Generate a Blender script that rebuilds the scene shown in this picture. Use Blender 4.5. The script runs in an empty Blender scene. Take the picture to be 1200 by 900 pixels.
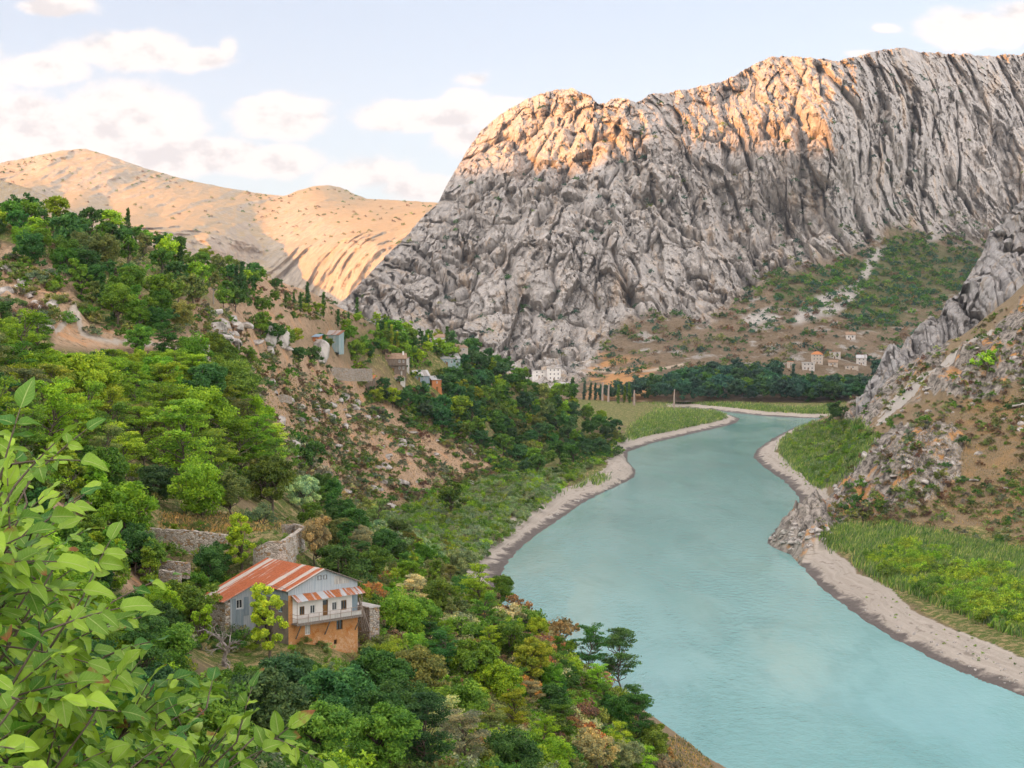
import bpy, math, random
import numpy as np
from mathutils import Vector

# ------------------------------------------------------------------ camera, sky, sun, exposure
scene = bpy.context.scene
C = scene.collection
F_PX, HC = 2000.0, 80.0                       # focal length in pixels of a 1200 px wide frame, eye height over the river
TANP = 0.045
PITCH = math.atan(TANP)
cam_data = bpy.data.cameras.new('camera')
cam_data.sensor_width = 36.0
cam_data.lens = 36.0 * F_PX / 1200.0
cam_data.clip_start, cam_data.clip_end = 0.3, 60000.0
cam = bpy.data.objects.new('camera', cam_data)
C.objects.link(cam)
cam.location = (0, 0, HC)
cam.rotation_euler = (math.pi / 2 - PITCH, 0, 0)
scene.camera = cam

SUN_DIR = Vector((-0.85, -0.49, 0.205)).normalized()      # towards the sun: low, from the left and a little behind
SUN_EL = math.asin(SUN_DIR.z)
SUN_AZ = math.atan2(SUN_DIR.x, SUN_DIR.y)
SUN_STRENGTH, SKY_STRENGTH, EXPOSURE = 3.5, 0.15, 1.55
sun_data = bpy.data.lights.new('sun', 'SUN')
sun_data.energy = SUN_STRENGTH
sun_data.angle = math.radians(0.5)
sun_data.color = (1.0, 0.37, 0.03)
sun = bpy.data.objects.new('sun', sun_data)
C.objects.link(sun)
sun.rotation_euler = (-SUN_DIR).to_track_quat('-Z', 'Y').to_euler()
sun.location = (-300, -200, 600)

vs = scene.view_settings
scene.display_settings.display_device = 'sRGB'
vs.view_transform = 'Standard'
vs.look = 'None'
vs.exposure, vs.gamma, vs.use_curve_mapping = EXPOSURE, 1.0, False
cy = scene.cycles
cy.max_bounces, cy.diffuse_bounces, cy.glossy_bounces = 5, 3, 2
cy.transmission_bounces, cy.transparent_max_bounces, cy.volume_bounces = 3, 6, 0
cy.caustics_reflective = cy.caustics_refractive = False
cy.use_denoising = True
cy.use_adaptive_sampling = True
cy.adaptive_threshold = 0.02


class NT:
    """small helper round a node tree"""
    def __init__(s, nt):
        s.nt = nt
        nt.nodes.clear()

    def n(s, t, **k):
        nd = s.nt.nodes.new(t)
        for a, b in k.items():
            if a == 'ins':
                for i, v in b.items():
                    if isinstance(v, bpy.types.NodeSocket):
                        s.nt.links.new(v, nd.inputs[i])
                    else:
                        nd.inputs[i].default_value = v
            else:
                setattr(nd, a, b)
        return nd

    def m(s, op, a, b=0.0, c=None, clamp=False):
        d = {0: a, 1: b}
        if c is not None:
            d[2] = c
        return s.n('ShaderNodeMath', operation=op, use_clamp=clamp, ins=d).outputs[0]

    def v(s, op, a, b=(0, 0, 0)):
        nd = s.n('ShaderNodeVectorMath', operation=op, ins={0: a, 1: b})
        return nd.outputs[1] if op in ('DOT_PRODUCT', 'LENGTH') else nd.outputs[0]

    def mix(s, f, a, b, mode='MIX'):
        nd = s.n('ShaderNodeMix', data_type='RGBA', blend_type=mode)
        for i, val in ((0, f), (6, a), (7, b)):
            if isinstance(val, bpy.types.NodeSocket):
                s.nt.links.new(val, nd.inputs[i])
            else:
                nd.inputs[i].default_value = val if i == 0 else (tuple(val) + (1,))[:4]
        return nd.outputs[2]

    def sstep(s, x, lo, hi, a=0.0, b=1.0):
        return s.n('ShaderNodeMapRange', interpolation_type='SMOOTHSTEP', ins={0: x, 1: lo, 2: hi, 3: a, 4: b}).outputs[0]

    def noise(s, vec, scale, detail=4.0, rough=0.5, dist=0.0, typ='FBM', col=False):
        nd = s.n('ShaderNodeTexNoise', noise_type=typ, ins={'Vector': vec, 'Scale': scale, 'Detail': detail, 'Roughness': rough, 'Distortion': dist})
        return nd.outputs[1 if col else 0]

    def attr(s, name, fac=True):
        return s.n('ShaderNodeAttribute', attribute_name=name).outputs[2 if fac else 0]


world = bpy.data.worlds.new('World')
scene.world = world
world.use_nodes = True
w = NT(world.node_tree)
sky = w.n('ShaderNodeTexSky', sky_type='NISHITA', sun_disc=False, sun_elevation=SUN_EL, sun_rotation=SUN_AZ % (2 * math.pi),
          altitude=900.0, air_density=1.0, dust_density=0.6, ozone_density=1.0)
dirv = w.n('ShaderNodeTexCoord').outputs['Generated']
# cumulus: soft blobs in the directions where the clouds stand, torn by noise
sx = w.n('ShaderNodeSeparateXYZ', ins={0: dirv})
ysafe = w.m('MAXIMUM', sx.outputs[1], 0.02)
qx = w.m('DIVIDE', sx.outputs[0], ysafe)
qz = w.m('DIVIDE', sx.outputs[2], ysafe)
q = w.n('ShaderNodeCombineXYZ', ins={0: qx, 1: qz, 2: 0.0}).outputs[0]
CLOUDS = [(62, 12, 48, 14, 1.0), (60, 82, 62, 20, 1.0), (150, 62, 80, 26, 1.0), (225, 72, 60, 16, .9), (30, 145, 75, 32, 1.1), (150, 142, 80, 45, 1.2),
          (205, 185, 150, 22, 1.2), (330, 138, 62, 30, 1.1), (320, 190, 75, 22, 1.0), (60, 178, 130, 25, 1.1), (300, 122, 34, 12, .8),
          (500, 137, 85, 19, 1.1), (545, 128, 40, 25, 1.0), (590, 128, 40, 16, .9), (540, 163, 36, 22, .9),
          (548, 95, 40, 12, .62), (420, 205, 70, 26, .75), (500, 222, 90, 18, .7),
          (1150, 38, 66, 24, 1.15), (1200, 20, 60, 20, 1.0), (1008, 65, 26, 6, .8), (1033, 37, 20, 6, .7),
          (270, 62, 14, 20, .6), (-120, 90, 120, 50, 1.1), (1420, 60, 150, 40, 1.1), (-160, -80, 140, 30, 1.0), (760, -120, 200, 30, 1.0)]
dens = None
for bx, by, rx, ry, amp in CLOUDS:
    c = ((bx - 600) / F_PX, (360 - by) / F_PX, 0)
    d = w.v('MULTIPLY', w.v('SUBTRACT', q, c), (F_PX / rx, F_PX / ry, 0))
    g = w.m('MULTIPLY', w.m('EXPONENT', w.m('MULTIPLY', w.v('DOT_PRODUCT', d, d), -1.0)), amp)
    dens = g if dens is None else w.m('MAXIMUM', dens, g)
stretch = w.v('MULTIPLY', q, (1.0, 1.5, 1.0))
n1 = w.noise(stretch, 22.0, 7.0, 0.56)
n2 = w.noise(w.v('ADD', stretch, (0.004, 0.012, 0.0)), 22.0, 7.0, 0.56)
f0 = w.m('ADD', dens, w.m('MULTIPLY', w.m('SUBTRACT', n1, 0.5), 1.55))
front = w.sstep(sx.outputs[1], 0.15, 0.5)
# unseen sky beside and behind: added clouds, made brighter to light the land
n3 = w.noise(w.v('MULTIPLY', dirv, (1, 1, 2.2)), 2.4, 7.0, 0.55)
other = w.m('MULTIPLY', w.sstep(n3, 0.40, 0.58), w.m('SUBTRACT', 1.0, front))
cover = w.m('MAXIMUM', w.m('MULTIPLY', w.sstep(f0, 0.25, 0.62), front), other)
shade = w.sstep(w.m('ADD', w.m('SUBTRACT', n1, n2), w.m('MULTIPLY', w.m('SUBTRACT', .95, f0), .10)), -0.10, 0.02)
cloud_col = w.mix(shade, (0.77, 0.725, 0.72), (1.0, 0.93, 0.885))
bg_sky = w.n('ShaderNodeBackground', ins={'Color': sky.outputs[0], 'Strength': SKY_STRENGTH})
bg_cloud = w.n('ShaderNodeBackground', ins={'Color': cloud_col, 'Strength': w.m('ADD', .375, w.m('MULTIPLY', w.m('SUBTRACT', 1.0, front), .80))})  # out-of-view clouds get extra strength as fill light
# thin high veil that pales the blue
bg_veil = w.n('ShaderNodeBackground', ins={'Color': (0.60, 0.625, 0.745, 1), 'Strength': 0.345})
veil = w.n('ShaderNodeMixShader', ins={0: 0.8, 1: bg_sky.outputs[0], 2: bg_veil.outputs[0]})
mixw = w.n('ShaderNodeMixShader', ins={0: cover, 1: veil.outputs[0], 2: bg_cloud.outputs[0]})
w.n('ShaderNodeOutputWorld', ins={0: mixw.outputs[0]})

# ------------------------------------------------------------------ helpers
cosP, sinP = math.cos(PITCH), math.sin(PITCH)


def ray(px, py):
    px, py = np.asarray(px, float), np.asarray(py, float)
    a, v = (px - 600) / F_PX, (450 - py) / F_PX
    dy = cosP + v * sinP
    return a / dy, (-sinP + v * cosP) / dy       # x per metre of y, z per metre of y


def P(px, py, y):
    u, s = ray(px, py)
    y = np.asarray(y, float)
    return np.stack(np.broadcast_arrays(u * y, y, HC + s * y), -1)


def water_pt(px, py):
    u, s = ray(px, py)
    y = -HC / s
    return u * y, y


def project(p):
    x, y, z = p[..., 0], p[..., 1], p[..., 2] - HC
    zc = np.maximum(y * cosP - z * sinP, 1e-3)
    return 600 + F_PX * x / zc, 450 - F_PX * (y * sinP + z * cosP) / zc


_r = np.random.RandomState(7)
_perm = np.concatenate([_r.permutation(256)] * 3)
_g = _r.normal(size=(256, 3))
_g /= np.linalg.norm(_g, axis=1)[:, None]
_g = _g.astype(np.float32)


def perlin(p):
    p = np.asarray(p, np.float32)
    sh = p.shape[:-1]
    p = p.reshape(-1, 3)
    i = np.floor(p).astype(np.int32)
    f = p - i
    i &= 255
    t = f * f * f * (f * (f * 6 - 15) + 10)
    out = np.zeros(len(p), np.float32)
    for dx in (0, 1):
        wx = t[:, 0] if dx else 1 - t[:, 0]
        a = _perm[i[:, 0] + dx]
        for dy in (0, 1):
            wy = t[:, 1] if dy else 1 - t[:, 1]
            b = _perm[a + i[:, 1] + dy]
            for dz in (0, 1):
                wz = t[:, 2] if dz else 1 - t[:, 2]
                g = _g[_perm[b + i[:, 2] + dz]]
                out += wx * wy * wz * (g[:, 0] * (f[:, 0] - dx) + g[:, 1] * (f[:, 1] - dy) + g[:, 2] * (f[:, 2] - dz))
    return (out * 1.5).reshape(sh)


def fbm(p, octv=4, gain=0.5, lac=2.03, ridged=False):
    p = np.asarray(p, np.float32)
    tot, amp, nrm = 0, 1.0, 0
    for k in range(octv):
        n = perlin(p + 17.3 * k)
        if ridged:
            n = 1 - 2 * np.abs(n)
        tot = tot + amp * n
        nrm += amp
        amp *= gain
        p = p * lac
    return tot / nrm


def facets(u, v, seed, jit=.9):
    """jittered cells: blocky offsets (-.5 .. .5, each block tilted its own way) and the gap to the next block"""
    iu, iv = np.floor(u).astype(np.int32), np.floor(v).astype(np.int32)
    f1 = np.full(u.shape, 9.0, np.float32); f2 = f1.copy(); off = np.zeros(u.shape, np.float32)
    for du in (-1, 0, 1):
        for dv in (-1, 0, 1):
            a, b = iu + du, iv + dv
            h = _perm[(_perm[(a + seed) & 255] + b) & 255]
            h2, h3, h4 = _perm[h + 1], _perm[h + 57], _perm[h + 131]
            dx = u - (a + .5 + jit * (h / 255 - .5)); dy = v - (b + .5 + jit * (h2 / 255 - .5))
            d = np.sqrt(dx * dx + dy * dy)
            o = (h3 / 255 - .5) + dx * (h4 / 255 - .5) * 1.6 + dy * (.12 + .5 * (h2 / 255 - .5))
            m = d < f1
            f2 = np.where(m, f1, np.minimum(f2, d))
            off = np.where(m, o, off)
            f1 = np.where(m, d, f1)
    return off, f2 - f1


def sst(x, a, b):
    t = np.clip((x - a) / (b - a), 0, 1)
    return t * t * (3 - 2 * t)


def inpoly(x, y, poly):
    x, y = np.asarray(x), np.asarray(y)
    r = np.zeros(np.broadcast(x, y).shape, bool)
    n = len(poly)
    for i in range(n):
        x0, y0 = poly[i]
        x1, y1 = poly[(i + 1) % n]
        if y0 == y1:
            continue
        r ^= ((y0 > y) != (y1 > y)) & (x < (x1 - x0) * (y - y0) / (y1 - y0) + x0)
    return r


def polydist(x, y, poly, closed=True):
    d = np.full(np.broadcast(x, y).shape, 1e9)
    n = len(poly)
    for i in range(n if closed else n - 1):
        ax, ay = poly[i]
        bx, by = poly[(i + 1) % n]
        vx, vy = bx - ax, by - ay
        t = np.clip(((x - ax) * vx + (y - ay) * vy) / (vx * vx + vy * vy + 1e-9), 0, 1)
        d = np.minimum(d, (x - ax - t * vx) ** 2 + (y - ay - t * vy) ** 2)
    return np.sqrt(d)


def softpoly(x, y, poly, soft):
    """1 inside, 0 outside, soft edge of +-soft"""
    d = polydist(x, y, poly)
    return sst(np.where(inpoly(x, y, poly), d, -d), -soft, soft)


class TPS:
    def __init__(s, pts, vals, lam=1e-4):
        p = np.asarray(pts, float)
        n = len(p)
        s.p = p
        K = s.k(p[:, None, :] - p[None]) + lam * np.eye(n)
        A = np.zeros((n + 3, n + 3))
        A[:n, :n] = K
        A[:n, n] = 1
        A[:n, n + 1:] = p
        A[n:, :n] = A[:n, n:].T
        s.w = np.linalg.solve(A, np.concatenate([np.asarray(vals, float), [0, 0, 0]]))

    @staticmethod
    def k(d):
        r2 = (d ** 2).sum(-1)
        return 0.5 * r2 * np.log(r2 + 1e-12)

    def __call__(s, q):
        q = np.asarray(q, float)
        sh = q.shape[:-1]
        q = q.reshape(-1, 2)
        out = np.empty(len(q))
        for i in range(0, len(q), 40000):
            c = q[i:i + 40000]
            out[i:i + 40000] = s.k(c[:, None, :] - s.p[None]) @ s.w[:-3] + s.w[-3] + c @ s.w[-2:]
        return out.reshape(sh)


def tag(o, label=None, cat=None, group=None, kind=None):
    for k, v in (('label', label), ('category', cat), ('group', group), ('kind', kind)):
        if v:
            o[k] = v
    return o


def fast_mesh(name, verts, faces, mat=None, attrs=None, smooth=True, cols=None):
    """verts (n,3), faces (m,k) arrays"""
    me = bpy.data.meshes.new(name)
    verts = np.ascontiguousarray(verts, np.float32)
    faces = np.ascontiguousarray(faces, np.int32)
    m, k = faces.shape
    me.vertices.add(len(verts))
    me.vertices.foreach_set('co', verts.ravel())
    me.loops.add(m * k)
    me.loops.foreach_set('vertex_index', faces.ravel())
    me.polygons.add(m)
    me.polygons.foreach_set('loop_start', np.arange(0, m * k, k, dtype=np.int32))
    me.polygons.foreach_set('use_smooth', np.full(m, smooth))
    for a, val in (attrs or {}).items():
        at = me.attributes.new(a, 'FLOAT', 'POINT')
        at.data.foreach_set('value', np.ascontiguousarray(val, np.float32).ravel())
    for a, val in (cols or {}).items():
        at = me.attributes.new(a, 'FLOAT_COLOR', 'POINT')
        at.data.foreach_set('color', np.ascontiguousarray(val, np.float32).ravel())
    me.update(calc_edges=True)
    me.validate()
    if mat:
        me.materials.append(mat)
    return me


def link(name, me, parent=None, loc=None):
    o = bpy.data.objects.new(name, me)
    C.objects.link(o)
    if parent:
        o.parent = parent
    if loc is not None:
        o.location = loc
    return o


def grid_faces(nr, nc):
    i = np.arange((nr - 1) * nc).reshape(nr - 1, nc)[:, :-1].ravel()
    return np.stack([i, i + 1, i + nc + 1, i + nc], 1)


def material(name):
    m = bpy.data.materials.new(name)
    m.use_nodes = True
    return m, NT(m.node_tree)


def finish(t, col, rough=0.9, spec=0.15, normal=None, **k):
    ins = {'Base Color': col, 'Roughness': rough, 'Specular IOR Level': spec}
    if normal is not None:
        ins['Normal'] = normal
    ins.update(k)
    b = t.n('ShaderNodeBsdfPrincipled', ins=ins)
    t.n('ShaderNodeOutputMaterial', ins={0: b.outputs[0]})
    return b


def rgb(c):
    """sRGB 0-255 -> linear tuple"""
    return tuple(((v / 255 + .055) / 1.055) ** 2.4 if v > 10 else v / 255 / 12.92 for v in c) + (1,)

# ------------------------------------------------------------------ the valley: river outline
LEFT_SHORE = [(850, 899), (755, 835), (680, 785), (620, 740), (580, 700), (590, 668), (603, 648), (630, 626), (665, 602), (690, 585), (720, 571), (742, 560),
              (745, 551), (736, 541), (735, 530), (765, 519), (800, 511), (835, 503), (862, 496), (868, 491), (858, 487), (830, 483.5), (800, 480.5)]
FAR_SHORE = [(800, 477.5), (830, 480), (863, 484), (890, 487), (920, 489), (945, 490), (975, 490)]
RIGHT_SHORE = [(990, 494), (948, 495), (930, 501), (905, 514), (886, 527), (883, 536), (897, 549), (918, 563), (935, 582), (938, 594), (926, 606), (908, 620), (898, 637),
               (912, 644), (927, 650), (945, 670), (965, 692), (990, 711), (1020, 732), (1050, 750), (1080, 767), (1110, 781), (1170, 805), (1200, 817), (1260, 846)]
river = [(70, -150), (64, 60), (56, 160), (46, 235)]
river += [tuple(map(float, water_pt(*p))) for p in LEFT_SHORE + FAR_SHORE + RIGHT_SHORE]
river += [(118, 250), (150, 120), (165, -150)]

# ------------------------------------------------------------------ ground heights: surveyed points (column, row, distance)
SURVEY = [(600, 900, 150), (100, 900, 80), (250, 900, 105), (400, 900, 125), (500, 830, 165), (700, 900, 195), (620, 730, 250),
          (780, 884, 262), (700, 795, 245), (560, 705, 285), (760, 860, 262), (640, 750, 262), (338, 757, 181), (421, 770, 187), (262, 752, 183), (330, 700, 193), (450, 772, 190), (420, 705, 228),
          (480, 645, 330), (380, 640, 275), (0, 700, 120), (0, 560, 180), (100, 600, 195), (200, 605, 222), (290, 612, 216), (220, 650, 206), (330, 662, 196),
          (150, 700, 172), (200, 760, 160), (60, 800, 120), (0, 430, 260), (100, 430, 288), (100, 400, 310), (230, 411, 330), (0, 380, 300), (0, 330, 350),
          (0, 248, 410), (200, 480, 300), (300, 520, 340), (350, 560, 380), (330, 470, 560), (380, 520, 600), (400, 590, 540), (450, 560, 645), (450, 500, 720),
          (420, 460, 735), (460, 440, 765), (388, 405, 705), (330, 380, 600), (250, 380, 450), (300, 334, 600), (200, 298, 470), (110, 270, 430), (300, 319, 640), (360, 342, 700), (390, 356, 730), (450, 386, 790), (480, 395, 815), (560, 422, 890), (600, 438, 920), (680, 478, 965), (240, 306, 560), (150, 282, 460),
          (420, 370, 760), (520, 404, 840), (640, 452, 950), (720, 508, 975), (550, 500, 790), (600, 520, 850), (520, 450, 800), (580, 455, 870), (650, 500, 905),
          (-150, 560, 160), (-150, 400, 240), (-150, 250, 380), (-150, 760, 100), (-150, 230, 460),
          # the far sides of the left hill
          (0, 262, 560), (200, 318, 700), (300, 345, 780), (360, 372, 850), (420, 402, 900), (500, 425, 960), (560, 445, 1010), (640, 480, 1080), (-150, 250, 600),
          # right bank
          (1200, 600, 570), (1200, 560, 595), (1200, 480, 655), (1200, 362, 760), (1150, 390, 770), (1100, 412, 800), (1100, 455, 730), (1100, 510, 660),
          (1100, 570, 605), (1020, 520, 720), (1000, 570, 640), (1020, 488, 850), (990, 492, 1000), (1050, 446, 880), (1200, 335, 890), (1300, 330, 720), (1300, 560, 570),
          (1300, 300, 900), (1120, 420, 880), (960, 610, 590), (1060, 540, 625)]
FLATS = [(430, 612), (560, 566), (690, 546), (600, 600), (520, 640), (640, 575), (740, 520), (800, 490), (760, 500), (760, 484), (960, 530), (990, 512), (930, 512),
         (940, 560), (1000, 614), (1010, 650), (1100, 690), (1200, 745), (1200, 650), (1050, 640), (1300, 680), (1300, 800), (980, 640), (700, 490), (900, 482), (960, 484)]
UNDERFOOT = [(-1.0, 20, 80), (0, 20, 73), (1.0, 20, 65), (-1, 4, 78.5), (1, 4, 77), (0, 4, 77.6), (-.3, 50, 66), (0, 50, 61), (.3, 50, 48), (0, 100, 49.5), (.3, 100, 24), (.5, 100, 6),
             (.3, 150, 7), (.2, 200, 9), (-.8, 100, 85), (-.8, 300, 130), (-.6, 600, 140), (-.4, 1000, 90), (.7, 300, 4), (.7, 600, 60), (.6, 1000, 120), (0.2, 1350, 5), (0.05, 1350, 5),
             (0, 1500, 5), (.3, 1500, 8), (-.2, 1500, 30)]


def key(u, y):
    return np.stack(np.broadcast_arrays(np.asarray(u) * 3.3, np.log(np.maximum(y, 1.0)) * 1.5), -1)


tp, tz = [], []
for a, b, d in SURVEY:
    p = P(a, b, d)
    tp.append(key(p[0] / p[1], p[1])); tz.append(p[2])
for a, b in FLATS:
    u, s = ray(a, b)
    d = (4.5 - HC) / s
    tp.append(key(u, d)); tz.append(4.5)
for u, d, z in UNDERFOOT:
    tp.append(key(u, d)); tz.append(z)
for x, y in river[3:-3]:
    tp.append(key(x / y, y)); tz.append(2.0)
hill_tps = TPS(tp, tz, 3e-4)

ROCKY = [(905, 640), (960, 585), (1000, 548), (1050, 505), (1105, 495), (1130, 520), (1125, 570), (1090, 600), (1010, 615), (960, 625)]
OUTCROP = [(1120, 470), (1080, 455), (1100, 430), (1170, 375), (1215, 350), (1300, 330), (1300, 420), (1200, 450), (1160, 475)]
CRAGGY = [(985, 495), (1015, 440), (1060, 420), (1120, 400), (1080, 470), (1010, 525)]
POINT = [(745, 562), (680, 592), (700, 565), (726, 528), (745, 540)]
PROMONTORY = [(890, 640), (930, 605), (980, 615), (960, 640), (930, 660)]
LEFTROCK = [(-10, 290), (40, 300), (90, 345), (100, 385), (60, 395), (-10, 390)]
MIDROCK = [(230, 355), (290, 375), (345, 390), (440, 440), (470, 470), (560, 510), (640, 570), (560, 575), (430, 610), (350, 560), (300, 500), (270, 430), (200, 370)]
SCREE = [(1018, 511), (1034, 500), (1068, 467), (1104, 440), (1176, 384), (1158, 388), (1092, 434), (1052, 464)]

pxc = np.concatenate([np.arange(-1000, -90, 22), np.arange(-90, 1292, 1.45), np.arange(1300, 2250, 22)])
U = (pxc - 600) / F_PX
Y = np.concatenate([np.exp(np.linspace(math.log(1.5), math.log(60), 60))[:-1], np.exp(np.linspace(math.log(60), math.log(1500), 660))])
UU, YY = np.meshgrid(U, Y)
XX = UU * YY
Zb = hill_tps(key(UU, YY))
rx, ry = np.array(river).T
sd = polydist(XX, YY, river)
sd = np.where(inpoly(XX, YY, river), -sd, sd)
pt = np.stack([XX, YY, Zb * 0], -1)
wob = fbm(pt / 9.0, 3) * 2.0 + fbm(pt / 55.0 + 4, 2) * 4.5 * np.clip(sd / 6, -.15, 1)
sdw = sd + wob * np.clip(YY / 300, .3, 1)
shelf = np.clip(sdw, 0, 16) / 16
steps = 4.2 * (shelf * 0.55 + 0.45 * (lambda q_: (np.floor(q_) + sst(q_ % 1.0, .6, 1.0)) / 3.6)(shelf * 3 + .9 * fbm(pt / 18.0, 3)))
bank = np.where(sdw < 0, np.maximum(sdw * 0.35, -6), np.clip(steps, 0.02, 5))
Zh = np.maximum(Zb, 2.5)
PXg, PYg = project(np.stack([XX, YY, Zh], -1))
wx = PXg + 7 * fbm(pt / 14.0, 3)
wy = PYg + 5 * fbm(pt / 14.0 + 31, 3)
m_rocky = softpoly(wx, wy, ROCKY, 9)
m_out = softpoly(wx, wy, OUTCROP, 9)
m_crag = softpoly(wx, wy, CRAGGY, 8)
m_point = softpoly(wx, wy, POINT, 5)
m_prom = softpoly(wx, wy, PROMONTORY, 5)
m_left = softpoly(wx, wy, LEFTROCK, 12)
m_mid = softpoly(wx, wy, MIDROCK, 18)
m_scree = softpoly(wx + 8 * fbm(pt / 5.0, 3), wy + 7 * fbm(pt / 6.0 + 4, 3), SCREE, 6)
rockm = np.clip(np.maximum.reduce([m_rocky, m_out, m_crag * .8, m_prom, m_point * .25]), 0, 1) * (1 - .9 * m_scree)
hillm = sst(Zh, 4.8, 9) * sst(sd, 6, 30)
w_b = sst(sd, 4, 26)
nearleft = (1 - sst(YY, 430, 500)) * (UU < .16) * (XX < 60)
w_b = np.maximum(w_b, nearleft * sst(sd, 1, 7))
w_b = np.maximum(w_b, np.maximum(m_prom, m_point) * sst(sd, 0, 8))
Z = bank * (1 - w_b) + np.maximum(Zh, bank) * w_b
# relief of the ground
near = np.clip(YY / 120, 0.15, 1)
p3 = np.stack([XX, YY, Zh * 1.3], -1)
Z += hillm * near * (1.7 * fbm(p3 / 26.0, 3) + 0.7 * fbm(p3 / 7.0, 3, ridged=True) * (0.4 + m_mid + m_left))
strat = p3 @ np.array([[1.0, 0, .35], [0, 1, 0], [-.35, 0, 1.0]])
warp = fbm(p3 / 24.0, 3)[..., None] * 6
Z += np.maximum(rockm, 0) * np.clip(sd / 10, 0, 1) * (7.0 * (fbm((strat + warp) / np.array([13.0, 26.0, 30.0]), 4, .55, ridged=True) - .1)
                + 1.0 * fbm((p3 + warp) / 4.2, 3, .55, ridged=True))
for sx_, amp_, crk, sdd in ((19.0, 6.5, 1.0, 61), (8.0, 3.2, .5, 71), (3.2, 1.0, .2, 83)):
    wj = fbm(p3 / sx_ + sdd, 2)
    o_, g_ = facets(strat[..., 0] / sx_ + .25 * wj, strat[..., 1] / (sx_ * 1.3) + .25 * wj, sdd)
    Z += np.clip(sd / 10, 0, 1) * (rockm * (amp_ * o_ - crk * (1 - sst(g_, 0, .2))) + (sx_ < 10) * hillm * .35 * (m_left * 1.4 + m_mid * .8) * amp_ * np.maximum(o_, -.1))
Z += (m_left + m_mid * .55) * (2.6 * np.maximum(fbm((p3 + warp) / 11.0, 4, ridged=True), 0) + .9 * fbm(p3 / 3.0, 2, ridged=True))
Z += np.maximum(m_prom, m_point * .35) * np.clip(sd / 3, 0, 1) * (1.0 + 1.6 * np.maximum(fbm(p3 / 3.5, 3, ridged=True), -.3))
# the ridge line of the left hill: nothing behind it stands higher
SKYLINE = [(-400, 250), (0, 258), (60, 262), (110, 272), (150, 283), (200, 301), (250, 313), (300, 323), (360, 343), (390, 357), (420, 371), (450, 387), (480, 397), (520, 406), (560, 425), (600, 441), (640, 455), (680, 481), (715, 508)]
cap = HC + ray(PXg, np.interp(PXg, *zip(*SKYLINE)))[1] * YY
cap = np.maximum(cap, 7.0)
over = np.where((PXg < 690) & (YY > 300), Z - cap - 2.2 * fbm(p3 / 30.0 + 8, 3), -1)
Z = np.where(over > 0, Z - over, Z)
# terraces cut by people: the field above the stone wall, and the lane on the hillside
TERR = [(185, 610), (250, 596), (310, 604), (335, 618), (300, 628), (230, 626)]
LANE = [(66, 396), (88, 379), (96, 392), (130, 402), (175, 404), (243, 408)]
m_terr = softpoly(PXg, PYg, TERR, 6)

ZMIN = float(Z.min())
gverts = np.stack([XX, YY, Z], -1)
PXt, PYt = project(gverts)


def ground_z(x, y):
    u = np.asarray(x) / y
    ci = np.clip(np.interp(u, U, np.arange(len(U))), 0, len(U) - 1.001)
    ri = np.clip(np.interp(y, Y, np.arange(len(Y))), 0, len(Y) - 1.001)
    c0, r0 = ci.astype(int), ri.astype(int)
    fc, fr = ci - c0, ri - r0
    return (Z[r0, c0] * (1 - fr) * (1 - fc) + Z[r0, c0 + 1] * (1 - fr) * fc + Z[r0 + 1, c0] * fr * (1 - fc) + Z[r0 + 1, c0 + 1] * fr * fc)


def cast(px, py, ymin=40.0):
    """where the sight line of a photo position meets the ground: x, y, z arrays; nan where it misses"""
    px, py = np.atleast_1d(px).astype(float), np.atleast_1d(py).astype(float)
    u, s = ray(px, py)
    ci = np.clip(np.interp(u, U, np.arange(len(U))), 0, len(U) - 1.001)
    c0 = ci.astype(int); fc = ci - c0
    r0 = int(np.searchsorted(Y, ymin))
    col = Z[r0:, :][:, c0] * (1 - fc) + Z[r0:, :][:, c0 + 1] * fc
    hit = col >= (HC + s[None] * Y[r0:, None])
    k = hit.argmax(0)
    ok = hit.any(0) & (k > 0)
    y1, y0 = Y[r0 + k], Y[r0 + np.maximum(k - 1, 0)]
    i = np.arange(len(u))
    d1 = col[k, i] - (HC + s * y1)
    d0 = col[np.maximum(k - 1, 0), i] - (HC + s * y0)
    t = np.clip(-d0 / (d1 - d0 + 1e-9), 0, 1)
    y = y0 + (y1 - y0) * t
    y = np.where(ok, y, np.nan)
    return u * y, y, HC + s * y


# what covers the ground where (vertex masks)
n_a = fbm(p3 / 18.0 + 9, 4)
n_b = fbm(p3 / 5.0 + 3, 4)
flatm = sst(sd, 9, 16) * (1 - sst(Zh, 5.2, 9))
flat_left = flatm
green = np.clip(flatm * (0.9 + n_a), 0, 1)
SOILY = [(185, 600), (330, 600), (330, 640), (190, 635)]
m_soil = np.clip(np.maximum.reduce([softpoly(wx, wy, MIDROCK, 30), softpoly(wx, wy, LEFTROCK, 20), softpoly(wx, wy, [(60, 375), (250, 395), (250, 420), (60, 410)], 8),
                                    softpoly(wx, wy, [(400, 690), (470, 740), (500, 780), (420, 790)], 15), softpoly(wx, wy, [(60, 555), (110, 560), (110, 600), (60, 600)], 6),
                                    softpoly(wx, wy, [(240, 300), (420, 350), (430, 385), (330, 370), (230, 330)], 18),
                                    softpoly(wx, wy, [(120, 640), (225, 660), (210, 720), (130, 690)], 10)]), 0, 1)
m_dry = np.clip(np.maximum.reduce([softpoly(wx, wy, [(1080, 480), (1230, 430), (1230, 640), (1100, 620), (1120, 540)], 22),
                                   softpoly(wx, wy, [(770, 868), (800, 862), (880, 900), (860, 960), (770, 940)], 5),
                                   softpoly(wx, wy, [(770, 488), (850, 482), (830, 492), (770, 497)], 3) * .9,
                                   softpoly(wx, wy, [(1000, 470), (1100, 425), (1090, 470), (1010, 510)], 20) * .6]), 0, 1)
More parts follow.
